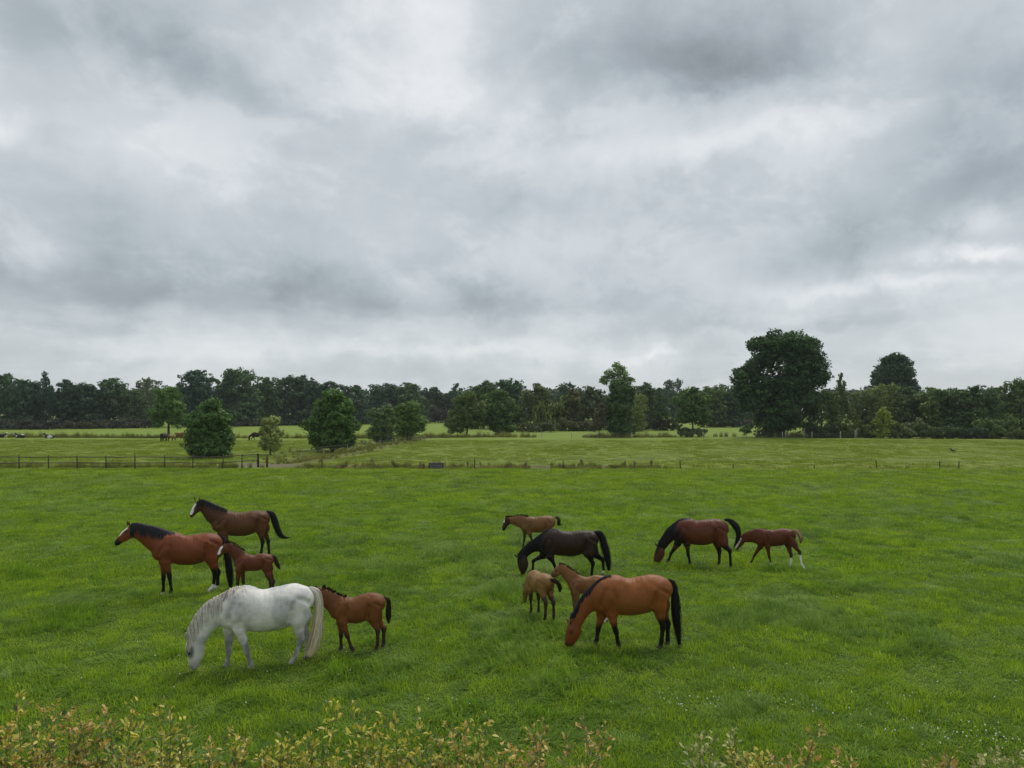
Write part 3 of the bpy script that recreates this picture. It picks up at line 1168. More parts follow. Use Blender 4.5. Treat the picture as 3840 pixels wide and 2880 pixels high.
    tt = catmull(np.concatenate([tp, tr_[:, None]], 1), 4)
    mb = MB()
    mb.tube(tt[:, :3], np.maximum(tt[:, 3] * 0.62, 0.008), 8)
    tv = np.concatenate(mb.v)
    n = Tl.get('n', 200)
    kk = len(tt)
    a_ = rh.uniform(0, 2 * math.pi, n)
    rad = np.sqrt(rh.uniform(0.3, 1, n))
    t_ = np.gradient(tt[:, :3], axis=0)
    t_ /= np.linalg.norm(t_, axis=1, keepdims=True) + 1e-9
    lat = np.array([0, 1.0, 0])
    nrm = np.cross(t_, lat)
    nrm /= np.linalg.norm(nrm, axis=1, keepdims=True) + 1e-9
    wig = np.cumsum(rh.normal(0, 0.10, (n, kk)), 1) * rh.choice([0.3, 0.45, 1.0], n, p=[.5, .38, .12])[:, None]
    rN, rL = rad * np.cos(a_), rad * np.sin(a_)
    cut = rh.uniform(0.62, 1.0, n)
    idxs = np.linspace(0, 1, kk)[None] * cut[:, None] * (kk - 1)
    j0 = np.clip(idxs.astype(int), 0, kk - 2)
    fr = (idxs - j0)[..., None]
    TT = tt[j0] * (1 - fr) + tt[j0 + 1] * fr
    NR = nrm[j0]
    paths = TT[..., :3] + NR * (TT[..., 3] * (rN[:, None] + wig))[..., None] + lat * (TT[..., 3] * (rL[:, None] * 0.8 + wig[:, ::-1] * 0.5))[..., None]
    sides = np.cross(t_[j0], NR * np.cos(a_)[:, None, None] + lat * np.sin(a_)[:, None, None])
    sides /= np.linalg.norm(sides, axis=2, keepdims=True) + 1e-9
    wd = Tl.get('hw', 0.018) * rh.uniform(0.5, 1.3, n)[:, None] * np.interp(np.linspace(0, 1, kk), [0, 0.7, 1], [1, 1, 0.1])[None]
    c0, c1 = np.array(Tl['col']), np.array(Tl.get('col2', Tl['col']))
    u_ = np.linspace(0, 1, kk)[None, :, None] ** 0.8
    cc = (c0 * (1 - u_) + c1 * u_) * rh.uniform(1 - Tl.get('var', 0.3), 1 + Tl.get('var', 0.3), n)[:, None, None]
    if 'col3' in Tl:
        pick = rh.uniform(size=n) < 0.3
        cc[pick] = np.array(Tl['col3'])
    v_, f_, c_ = ribbons(paths, wd, sides, cc)
    cu = np.linspace(0, 1, kk)[:, None] ** 0.8
    ccore = np.repeat((c0 * (1 - cu) + c1 * cu) * 0.8, 8, 0)
    allv = np.concatenate([tv, v_])
    fs = [np.concatenate(mb.f4 + [f_ + len(tv)]), np.concatenate(mb.f3)]
    obj('tail', np_mesh('horse_tail', allv, fs, HAIR, True, cols=np.clip(np.concatenate([ccore, c_]), 0, 1)), root)
    # ---- eyes
    if 'eye' in S:
        pe = loc(S['eye'])
        for sg in (1, -1):
            q_ = pe.copy()
            ws = np.arange(0.30, 0.02, -0.003)
            fv = B.field(np.stack([np.full(len(ws), q_[0]), sg * ws, np.full(len(ws), q_[2])], -1))
            q_[1] = sg * (ws[np.argmax(fv < 0.004)] if (fv < 0.004).any() else 0.05)
            me = MB()
            th = np.linspace(-1.2, 1.2, 5)
            er = 0.024 * max(sc, 0.8)
            me.tube([q_ + np.array([0, sg * er * 0.7 * math.sin(t), 0]) for t in th], [er * math.cos(t) for t in th], 8)
            obj('eye', me.mesh('horse_eye', EYE), root)
    return root


BLACK = (0.012, 0.011, 0.012)
HORSES = {}
GRP_M, GRP_F = 'mares in the near paddock', 'foals in the near paddock'
SPECS = [
    dict(key='A', name='horse', cat='horse', group=GRP_M, seed=1, view=(690, 1850, 3.998), stand=(860, 990), size=0.98, fat=1.0,
         label='dark brown mare with broad white blaze, head raised, farthest left behind the bay mare',
         trunk=[((535, 375), (510, 585)), ((690, 272), (640, 622)), ((820, 292), (790, 642)), ((960, 275), (920, 632)), ((1080, 253), (1060, 560)), ((1180, 258), (1180, 492))],
         neck=[((640, 250), (440, 490)), ((480, 188), (360, 390)), ((365, 135), (285, 275)), ((262, 105), (262, 225))],
         head=[((172, 140), (280, 232)), ((133, 215), (222, 280)), ((102, 290), (158, 330)), ((92, 325), (130, 350))],
         ears=[((235, 118), (223, 42)), ((170, 110), (148, 42))], eye=(200, 180),
         fore_near=[(600, 600), (668, 790), (682, 950), (675, 1005)], fore_far=[(560, 600), (610, 790), (622, 930), (612, 985)],
         hind_near=[(1120, 530), (1180, 735), (1158, 900), (1135, 1000)], hind_far=[(1180, 530), (1262, 735), (1275, 920), (1265, 980)],
         coat=dict(base=(0.18, 0.072, 0.034), neck=(0.08, 0.036, 0.024), neck_mix=0.55, head=(0.11, 0.052, 0.030), leg=BLACK, flank=(0.185, 0.088, 0.036), blaze=(0.0, 0.95, 0.045, 0.028)),
         mane=dict(style='fall', n=230, len=0.30, col=BLACK, near=0.75),
         tail=dict(pts=[(1240, 268, 14), (1320, 315, 40), (1365, 430, 46), (1400, 540, 42), (1450, 630, 36), (1520, 665, 20), (1600, 662, 6)], col=BLACK, n=260)),
    dict(key='B', name='horse', cat='horse', group=GRP_M, seed=2, view=(420, 1930, 3.998), stand=(1130, 1172), size=1.0, fat=1.0,
         label='reddish bay mare standing with head up, white hind pasterns, leftmost of the herd',
         trunk=[((735, 470), (705, 692)), ((890, 262), (850, 715)), ((1030, 312), (1020, 745)), ((1180, 305), (1170, 757)), ((1320, 282), (1330, 710)), ((1430, 272), (1440, 630)), ((1530, 290), (1530, 545))],
         neck=[((800, 240), (645, 580)), ((640, 195), (520, 460)), ((480, 163), (425, 378)), ((345, 138), (350, 325))],
         head=[((225, 192), (340, 335)), ((150, 262), (240, 382)), ((82, 345), (152, 425)), ((55, 395), (105, 455))],
         ears=[((262, 158), (258, 88)), ((238, 158), (228, 84))], eye=(212, 250),
         fore_near=[(810, 700), (865, 930), (888, 1130), (855, 1215)], fore_far=[(765, 690), (770, 930), (770, 1100), (765, 1150)],
         hind_near=[(1455, 650), (1545, 890), (1520, 1085), (1465, 1180)], hind_far=[(1475, 640), (1590, 880), (1582, 1070), (1562, 1140)],
         socks=dict(hind_near=1.95, hind_far=2.2, fore_near=2.7), hoof=(0.45, 0.42, 0.38),
         coat=dict(base=(0.30, 0.082, 0.036), leg=BLACK, leg_from=0.4, muzzle=(0.02, 0.015, 0.014), flank=(0.27, 0.082, 0.034), blaze=(-0.05, 0.6, 0.03, 0.02)),
         mane=dict(style='fall', n=320, len=0.40, col=(0.016, 0.015, 0.019), near=0.95, withers=(930, 265)),
         tail=dict(pts=[(1615, 305, 12), (1680, 390, 32), (1722, 560, 44), (1750, 750, 50), (1768, 950, 52), (1780, 1120, 36)], col=BLACK, n=260)),
    dict(key='C', name='foal', cat='foal', group=GRP_F, seed=3, view=(780, 1980, 5.989), stand=(1040, 1560), dist=19.75, size=0.66, leg=0.74,
         label='small bay foal with white blaze nosing the flank of the reddish bay mare',
         trunk=[((712, 682), (675, 905)), ((850, 575), (790, 965)), ((980, 612), (960, 965)), ((1120, 600), (1090, 955)), ((1235, 565), (1235, 900)), ((1345, 588), (1360, 850))],
         neck=[((805, 550), (600, 740)), ((700, 455), (545, 650)), ((590, 388), (495, 545)), ((455, 325), (455, 495))],
         head=[((345, 372), (455, 530)), ((280, 450), (385, 568)), ((228, 540), (312, 612)), ((212, 590), (285, 648))],
         ears=[((395, 335), (392, 262)), ((370, 335), (350, 258))], eye=(335, 450),
         fore_near=[(690, 940), (665, 1190), (655, 1430), (640, 1560)], fore_far=[(770, 950), (795, 1170), (830, 1390), (815, 1500)],
         hind_near=[(1270, 900), (1400, 1180), (1395, 1440), (1380, 1560)], hind_far=[(1330, 900), (1465, 1170), (1440, 1400), (1430, 1500)],
         coat=dict(base=(0.205, 0.062, 0.031), neck=(0.10, 0.04, 0.025), neck_mix=0.4, leg=(0.085, 0.05, 0.04), leg_from=0.3, muzzle=(0.06, 0.04, 0.035), blaze=(0.05, 0.98, 0.032, 0.02)),
         mane=dict(style='up', n=160, len=0.085, col=(0.018, 0.014, 0.013), w=0.016),
         tail=dict(pts=[(1430, 622, 10), (1500, 650, 30), (1530, 750, 38), (1570, 850, 42), (1620, 920, 30)], col=(0.05, 0.035, 0.028), col2=(0.015, 0.012, 0.012), n=140, hw=0.014)),
    dict(key='D', name='horse', crest=[(920, 152), (830, 190), (700, 270), (600, 340), (520, 388), (430, 470), (370, 550), (310, 640), (265, 720), (235, 800), (215, 900)], cat='horse', group=GRP_M, seed=4, view=(660, 2160, 3.998), stand=(1350, 1320), size=1.05, leg=1.0, fat=1.0,
         label='white grey mare grazing in front with long pale mane and cream tail',
         trunk=[((840, 530), (810, 805)), ((970, 152), (960, 800)), ((1200, 203), (1150, 828)), ((1400, 190), (1390, 830)), ((1590, 142), (1570, 780)), ((1740, 115), (1755, 640)), ((1875, 140), (1880, 535))],
         neck=[((880, 258), (820, 682)), ((560, 368), (655, 730)), ((395, 525), (555, 790)), ((278, 702), (462, 905)), ((226, 850), (420, 980))],
         head=[((150, 1030), (405, 1010)), ((152, 1110), (430, 1112)), ((180, 1210), (395, 1215)), ((186, 1300), (360, 1292)), ((205, 1345), (345, 1345))],
         ears=[((200, 985), (168, 850)), ((175, 960), (140, 845))], eye=(200, 1140),
         fore_near=[(950, 780), (1060, 1110), (1112, 1250), (1128, 1335)], fore_far=[(800, 790), (792, 1100), (775, 1230), (765, 1300)],
         hind_near=[(1800, 650), (1870, 985), (1790, 1230), (1735, 1345)], hind_far=[(1850, 640), (1965, 950), (1972, 1200), (1970, 1290)],
         hoof=(0.42, 0.39, 0.35),
         coat=dict(base=(0.68, 0.66, 0.61), grey=True, ear=(0.12, 0.12, 0.12)),
         mane=dict(style='fall', n=520, len=0.42, col=(0.54, 0.50, 0.43), col2=(0.27, 0.235, 0.20), mix2=0.18, near=0.95, var=0.25, w=0.018, withers=(1010, 165), drift=-0.15),
         tail=dict(pts=[(2000, 172, 22), (2105, 255, 58), (2145, 450, 56), (2135, 650, 62), (2115, 850, 80), (2062, 1050, 96), (1990, 1205, 88)], col=(0.64, 0.62, 0.57), col2=(0.74, 0.60, 0.36), col3=(0.52, 0.48, 0.42), n=380, hw=0.02, var=0.2)),
    dict(key='E', name='foal', cat='foal', group=GRP_F, seed=5, view=(1150, 2170, 5.989), stand=(1130, 1665), dist=15.75, size=0.80, leg=0.80, fat=0.95,
         label='chestnut brown foal with black tail standing behind the white mare, head hidden by her rump',
         trunk=[((655, 640), (635, 890)), ((830, 405), (790, 962)), ((1000, 440), (1000, 990)), ((1180, 400), (1150, 990)), ((1350, 335), (1330, 915)), ((1480, 312), (1470, 820)), ((1600, 348), (1605, 715))],
         neck=[((740, 400), (545, 760)), ((570, 320), (410, 610)), ((430, 245), (310, 505)), ((340, 215), (220, 430))],
         head=[((270, 240), (160, 420)), ((190, 300), (80, 440)), ((110, 380), (25, 490)), ((55, 440), (-15, 515))],
         ears=[((375, 225), (378, 110)), ((225, 220), (205, 125))], eye=(140, 330),
         fore_near=[(800, 965), (910, 1290), (1000, 1560), (1045, 1655)], fore_far=[(765, 965), (768, 1270), (775, 1520), (768, 1590)],
         hind_near=[(1440, 870), (1600, 1215), (1590, 1560), (1560, 1680)], hind_far=[(1510, 870), (1735, 1200), (1730, 1540), (1725, 1640)],
         coat=dict(base=(0.275, 0.100, 0.034), neck=(0.20, 0.085, 0.045), neck_mix=0.5, leg=(0.075, 0.042, 0.028), leg_from=0.55, ear=(0.03, 0.02, 0.016)),
         mane=dict(style='up', n=260, len=0.085, col=(0.022, 0.013, 0.011), w=0.018, withers=(880, 415)),
         tail=dict(pts=[(1750, 412, 14), (1830, 480, 40), (1842, 650, 52), (1838, 850, 56), (1842, 1000, 38)], col=(0.02, 0.013, 0.012), n=200, hw=0.016)),
    dict(key='F', name='foal', cat='foal', group=GRP_F, seed=6, view=(1860, 1900, 7.975), stand=(1250, 1250), size=0.74, leg=0.74,
         label='light brown foal with dark head walking behind the black-brown mare',
         trunk=[((870, 500), (850, 748)), ((985, 300), (960, 772)), ((1150, 325), (1130, 778)), ((1320, 292), (1300, 778)), ((1470, 265), (1455, 745)), ((1585, 272), (1595, 660))],
         neck=[((870, 285), (745, 630)), ((690, 295), (605, 560)), ((510, 310), (490, 520)), ((370, 315), (420, 505))],
         head=[((255, 355), (425, 500)), ((228, 450), (370, 560)), ((195, 570), (305, 645)), ((188, 650), (270, 700))],
         ears=[((300, 315), (268, 248)), ((325, 310), (345, 258))], eye=(275, 430),
         fore_near=[(1000, 775), (1070, 980), (1120, 1170), (1110, 1250)], fore_far=[(860, 765), (842, 990), (820, 1180), (805, 1255)],
         hind_near=[(1490, 720), (1640, 960), (1630, 1170), (1610, 1250)], hind_far=[(1560, 720), (1740, 950), (1740, 1160), (1720, 1240)],
         coat=dict(base=(0.285, 0.135, 0.062), head=(0.075, 0.035, 0.026), leg=(0.07, 0.04, 0.028), leg_from=0.15, muzzle=(0.015, 0.012, 0.012), blaze=(0.0, 0.30, 0.03, 0.03), ear=(0.02, 0.014, 0.012)),
         mane=dict(style='up', n=220, len=0.09, col=(0.020, 0.013, 0.012), w=0.02, withers=(960, 292)),
         tail=dict(pts=[(1750, 328, 16), (1850, 335, 45), (1885, 440, 52), (1875, 540, 38), (1985, 528, 10)], col=(0.10, 0.06, 0.035), col2=(0.02, 0.013, 0.012), n=140, hw=0.016)),
    dict(key='G', name='horse', crest=[(640, 142), (560, 182), (480, 242), (400, 302), (330, 362), (270, 422), (215, 482), (180, 530)], cat='horse', group=GRP_M, seed=7, view=(1900, 1950, 3.998), stand=(960, 825), size=1.0, leg=0.92,
         label='black-brown mare striding with lowered head, in the middle of the herd',
         trunk=[((605, 350), (580, 562)), ((705, 135), (660, 525)), ((860, 168), (830, 538)), ((1000, 168), (980, 545)), ((1130, 155), (1120, 495)), ((1225, 155), (1235, 450)), ((1290, 180), (1290, 372))],
         neck=[((625, 208), (575, 452)), ((388, 315), (492, 435)), ((320, 370), (405, 469)), ((250, 440), (322, 524)), ((198, 500), (280, 565))],
         head=[((158, 575), (310, 585)), ((165, 660), (325, 675)), ((190, 730), (300, 748)), ((213, 785), (270, 795))],
         ears=[((178, 545), (148, 492)), ((155, 555), (108, 512))], eye=(195, 650),
         fore_near=[(650, 540), (712, 720), (742, 870), (735, 930)], fore_far=[(555, 525), (400, 612), (392, 730), (385, 800)],
         hind_near=[(1205, 490), (1292, 655), (1275, 775), (1275, 835)], hind_far=[(1270, 480), (1440, 590), (1455, 730), (1440, 795)],
         socks=dict(hind_far=2.1),
         coat=dict(base=(0.048, 0.026, 0.018), neck=(0.010, 0.009, 0.011), neck_mix=0.85, head=(0.060, 0.034, 0.028), leg=(0.008, 0.008, 0.010), leg_from=0.0, flank=(0.060, 0.036, 0.020)),
         mane=dict(style='fall', n=260, len=0.34, col=(0.010, 0.010, 0.012), near=0.9, withers=(760, 150)),
         tail=dict(pts=[(1300, 185, 16), (1395, 205, 42), (1450, 330, 52), (1490, 480, 55), (1520, 640, 52), (1535, 755, 36)], col=(0.010, 0.010, 0.012), n=260)),
    dict(key='I', name='foal', cat='foal', group=GRP_F, seed=8, view=(1920, 2060, 5.989), stand=(1760, 1630), size=0.68, leg=0.74,
         label='light bay foal with raised head half hidden behind the grazing orange bay mare',
         trunk=[((1402, 705), (1372, 942)), ((1535, 600), (1475, 992)), ((1680, 632), (1650, 1005)), ((1830, 600), (1800, 1005)), ((1945, 580), (1925, 970)), ((2040, 600), (2050, 890))],
         neck=[((1480, 580), (1295, 800)), ((1350, 482), (1215, 695)), ((1222, 395), (1135, 572)), ((1112, 342), (1112, 535))],
         head=[((990, 400), (1105, 550)), ((935, 470), (1050, 588)), ((895, 522), (985, 602)), ((892, 555), (958, 603))],
         ears=[((1068, 350), (1050, 275)), ((1088, 350), (1085, 290))], eye=(985, 472),
         fore_near=[(1450, 965), (1462, 1240), (1432, 1480), (1412, 1600)], fore_far=[(1400, 965), (1400, 1240), (1400, 1460), (1388, 1560)],
         hind_near=[(1975, 960), (2080, 1290), (2090, 1540), (2085, 1650)], hind_far=[(2020, 960), (2140, 1280), (2150, 1520), (2140, 1620)],
         socks=dict(hind_near=1.8, hind_far=1.8),
         coat=dict(base=(0.33, 0.15, 0.066), leg=(0.25, 0.16, 0.105), leg_from=0.2, muzzle=(0.16, 0.09, 0.07), ear=(0.26, 0.12, 0.06)),
         mane=dict(style='up', n=170, len=0.075, col=(0.05, 0.032, 0.02), w=0.016),
         tail=dict(pts=[(2130, 640, 12), (2190, 680, 34), (2210, 780, 40), (2210, 920, 36)], col=(0.05, 0.03, 0.022), n=120, hw=0.014)),
    dict(key='J', name='horse', crest=[(750, 160), (640, 220), (560, 290), (480, 365), (370, 510), (300, 650), (260, 740), (215, 820)], cat='horse', group=GRP_M, seed=9, view=(2090, 2120, 3.998), stand=(1130, 1205), size=1.0, yaw=9,
         label='orange bay mare with black legs grazing in front, her head down on the grass',
         trunk=[((675, 490), (645, 712)), ((810, 160), (790, 745)), ((980, 195), (960, 742)), ((1130, 190), (1120, 752)), ((1290, 165), (1280, 715)), ((1420, 135), (1430, 620)), ((1555, 168), (1555, 525))],
         neck=[((765, 243), (715, 617)), ((475, 410), (540, 668)), ((365, 575), (442, 738)), ((275, 710), (362, 848)), ((225, 815), (332, 910))],
         head=[((160, 880), (330, 945)), ((132, 965), (350, 1025)), ((122, 1060), (300, 1108)), ((112, 1160), (238, 1182)), ((125, 1225), (190, 1238))],
         ears=[((215, 858), (205, 785)), ((175, 845), (125, 790))], eye=(205, 990),
         fore_near=[(815, 725), (880, 990), (912, 1160), (925, 1220)], fore_far=[(665, 725), (612, 990), (592, 1170), (578, 1235)],
         hind_near=[(1480, 600), (1582, 905), (1562, 1110), (1545, 1200)], hind_far=[(1530, 600), (1655, 885), (1655, 1100), (1655, 1175)],
         coat=dict(base=(0.375, 0.125, 0.036), neck=(0.31, 0.082, 0.026), neck_mix=0.6, head=(0.29, 0.085, 0.028), leg=BLACK, leg_from=0.35, muzzle=(0.045, 0.026, 0.022), flank=(0.37, 0.14, 0.045), ear=(0.22, 0.075, 0.03)),
         mane=dict(style='fall', n=280, len=0.20, col=(0.013, 0.013, 0.018), near=0.5, w=0.026, withers=(800, 160)),
         tail=dict(pts=[(1662, 210, 14), (1738, 275, 40), (1765, 450, 52), (1768, 600, 62), (1785, 800, 60), (1810, 1000, 55), (1830, 1185, 42)], col=BLACK, n=300)),
    dict(key='K', name='horse', crest=[(930, 205), (840, 218), (720, 282), (630, 342), (540, 422), (470, 512), (410, 600), (330, 742), (300, 800)], cat='horse', group=GRP_M, seed=10, view=(2420, 1910, 5.989), stand=(1270, 1245), size=1.0, leg=0.95,
         label='dark red bay mare with black neck grazing at the back, tail swishing over the foal',
         trunk=[((785, 510), (745, 775)), ((940, 200), (900, 785)), ((1130, 258), (1110, 798)), ((1320, 235), (1300, 805)), ((1490, 215), (1470, 750)), ((1610, 212), (1615, 665)), ((1700, 250), (1700, 612))],
         neck=[((830, 283), (770, 657)), ((515, 450), (700, 612)), ((430, 570), (595, 698)), ((365, 680), (510, 785)), ((328, 750), (450, 865))],
         head=[((250, 880), (425, 915)), ((208, 970), (432, 1005)), ((192, 1070), (380, 1108)), ((182, 1170), (312, 1192)), ((195, 1215), (280, 1232))],
         ears=[((300, 805), (318, 738)), ((268, 825), (202, 740))], eye=(270, 965),
         fore_near=[(935, 775), (962, 1020), (1000, 1180), (1002, 1250)], fore_far=[(725, 765), (580, 1010), (530, 1170), (498, 1235)],
         hind_near=[(1700, 730), (1900, 920), (1915, 1170), (1925, 1240)], hind_far=[(1590, 730), (1662, 960), (1662, 1170), (1645, 1245)],
         coat=dict(base=(0.175, 0.050, 0.026), neck=(0.014, 0.012, 0.015), neck_mix=0.92, head=(0.15, 0.05, 0.028), leg=BLACK, leg_from=0.2, muzzle=(0.05, 0.03, 0.03), flank=(0.185, 0.062, 0.026), ear=BLACK),
         mane=dict(style='fall', n=280, len=0.36, col=(0.012, 0.012, 0.016), near=0.95, withers=(1010, 230)),
         tail=dict(pts=[(1770, 232, 16), (1880, 248, 42), (1990, 335, 66), (2070, 450, 60), (2090, 580, 50), (2052, 720, 36), (1985, 855, 14)], col=BLACK, n=260)),
    dict(key='L', name='foal', cat='foal', group=GRP_F, seed=11, view=(2730, 1950, 5.989), stand=(1100, 1050), size=0.72, leg=0.72,
         label='chestnut foal with white stockings, white blaze and pale tail, rightmost of the herd',
         trunk=[((752, 385), (735, 598)), ((875, 215), (850, 588)), ((1000, 230), (990, 594)), ((1140, 205), (1130, 580)), ((1265, 186), (1258, 535)), ((1370, 197), (1380, 500))],
         neck=[((800, 208), (650, 540)), ((625, 235), (565, 485)), ((485, 275), (465, 482)), ((378, 315), (395, 488))],
         head=[((268, 380), (380, 495)), ((228, 460), (330, 558)), ((188, 560), (270, 622)), ((172, 625), (230, 668))],
         ears=[((335, 358), (345, 305)), ((290, 352), (275, 300))], eye=(275, 440),
         fore_near=[(885, 600), (925, 820), (968, 985), (990, 1055)], fore_far=[(720, 605), (592, 800), (532, 950), (502, 1010)],
         hind_near=[(1450, 545), (1610, 712), (1655, 975), (1715, 1075)], hind_far=[(1330, 550), (1420, 785), (1410, 985), (1405, 1050)],
         socks=dict(fore_near=1.85, hind_near=1.28, hind_far=1.30), hoof=(0.5, 0.47, 0.42), thigh=0.9,
         coat=dict(base=(0.165, 0.048, 0.022), leg=(0.085, 0.036, 0.022), leg_from=0.4, blaze=(-0.05, 1.05, 0.055, 0.035), muzzle=(0.16, 0.09, 0.07), ear=(0.13, 0.05, 0.025)),
         mane=dict(style='up', n=200, len=0.06, col=(0.30, 0.15, 0.07), w=0.018, withers=(870, 215)),
         tail=dict(pts=[(1475, 218, 10), (1560, 255, 36), (1620, 340, 48), (1645, 430, 44), (1625, 525, 30)], col=(0.52, 0.36, 0.20), col2=(0.20, 0.09, 0.045), col3=(0.62, 0.48, 0.30), n=160, hw=0.016)),
]
for S in SPECS:
    HORSES[S['key']] = build_horse(S)


# the dun foal stands with its hindquarters towards the camera, head down beyond its body; given in its own frame (forward, up) in metres
HORSES['H'] = build_horse(dict(
    name='foal', cat='foal', group=GRP_F, seed=12, size=0.70, leg=0.82, fat=1.1, at=((2022 - 1920) / F * 18.35, 18.35, math.radians(119)),
    label="pale dun foal seen from behind with black tail, beside the black-brown mare's head",
    trunk=[((.34, .92), (.34, .60)), ((.20, 1.13), (.22, .60)), ((.02, 1.10), (.04, .58)), ((-.16, 1.13), (-.14, .60)), ((-.32, 1.155), (-.30, .68)), ((-.42, 1.12), (-.42, .78))],
    neck=[((.30, 1.06), (.42, .72)), ((.46, .94), (.50, .66)), ((.60, .76), (.56, .54)), ((.70, .62), (.62, .44))],
    head=[((.77, .54), (.65, .38)), ((.79, .42), (.66, .30)), ((.79, .28), (.70, .20)), ((.78, .20), (.72, .16))],
    ears=[((.72, .58), (.82, .68)), ((.72, .58), (.82, .67))], eye=(.74, .41),
    fore_near=[(.25, .66), (.27, .41), (.26, .13), (.28, 0)], fore_far=[(.25, .66), (.20, .41), (.17, .13), (.19, 0)],
    hind_near=[(-.30, .70), (-.48, .45), (-.46, .14), (-.42, 0)], hind_far=[(-.30, .70), (-.52, .45), (-.56, .14), (-.53, 0)],
    coat=dict(base=(0.37, 0.20, 0.078), leg=(0.08, 0.045, 0.026), leg_from=0.1, head=(0.25, 0.15, 0.07), flank=(0.36, 0.20, 0.08), ear=(0.1, 0.06, 0.04)),
    mane=dict(style='up', n=160, len=0.07, col=(0.04, 0.028, 0.02), w=0.016),
    tail=dict(pts=[(-.56, 1.06, .022, 0), (-.66, 1.04, .05, -.04), (-.70, .97, .062, -.12), (-.68, .86, .07, -.19), (-.64, .74, .045, -.22)], col=(0.03, 0.02, 0.016), col2=(0.010, 0.009, 0.009), n=200, hw=0.016)))


# ---------------------------------------------------------------- trees
def leaf_material():
    m, b, o = new_mat('tree_leaves')
    t = attr('rnd', 'Fac')
    oc = objinfo('Color')
    k = 1.25 + t * 2.1
    col = xmulc(oc, xcomb(k, k, k))
    X.put(b.inputs['Base Color'], col)
    b.inputs['Roughness'].default_value = 0.55
    b.inputs['Specular IOR Level'].default_value = 0.12
    tr = X.nt.nodes.new('ShaderNodeBsdfTranslucent')
    X.put(tr.inputs[0], xmulc(col, xcomb(1.0, 1.2, 0.5)))
    mx = X.nt.nodes.new('ShaderNodeMixShader')
    mx.inputs[0].default_value = 0.18
    X.nt.links.new(b.outputs[0], mx.inputs[1])
    X.nt.links.new(tr.outputs[0], mx.inputs[2])
    X.nt.links.new(mx.outputs[0], o.inputs[0])
    return m


LEAF = leaf_material()
BARK = plain_mat('bark', (0.045, 0.037, 0.030), 0.9, 0.5, 3.0)
BARK_PALE = plain_mat('pale_bark', (0.30, 0.28, 0.24), 0.9, 0.5, 3.0)


def leaves(centers, outward, size, r, tint, aspect=0.62):
    """Leaf-shaped quads at centers; returns verts, faces, normals, tint."""
    n = len(centers)
    nr = outward + r.normal(0, 0.5, (n, 3)) + np.array([0, 0, 0.3])
    nr /= np.linalg.norm(nr, axis=1, keepdims=True) + 1e-9
    a = np.cross(nr, r.normal(0, 1, (n, 3)))
    a /= np.linalg.norm(a, axis=1, keepdims=True) + 1e-9
    b = np.cross(nr, a)
    s = size * r.uniform(0.6, 1.4, n)[:, None]
    v = np.stack([centers - a * s * 0.6, centers - b * s * aspect * 0.5 + nr * s * 0.06, centers + a * s * 0.6, centers + b * s * aspect * 0.5 - nr * s * 0.1], 1).reshape(-1, 3)
    f = np.arange(4 * n).reshape(-1, 4)
    sn = outward * 0.8 + nr * 0.5
    sn /= np.linalg.norm(sn, axis=1, keepdims=True) + 1e-9
    return v, f, np.repeat(sn, 4, 0), np.repeat(tint, 4)


def enrich(lobes, r):
    """Break each smooth lobe into boughs of different reach."""
    out = []
    for (cx, cy, cz, rx, ry, rz) in lobes:
        out.append((cx, cy, cz, rx * 0.80, ry * 0.80, rz * 0.80))
        for _ in range(6):
            d_ = r.normal(0, 1, 3)
            d_[2] = abs(d_[2]) * 0.8 if r.uniform() < 0.7 else d_[2]
            d_ /= np.linalg.norm(d_)
            k_ = r.uniform(0.22, 0.42)
            g_ = r.uniform(0.62, 0.92)
            out.append((cx + d_[0] * rx * g_, cy + d_[1] * ry * g_, cz + d_[2] * rz * g_, rx * k_, ry * k_, rz * k_ * 0.8))
    return out


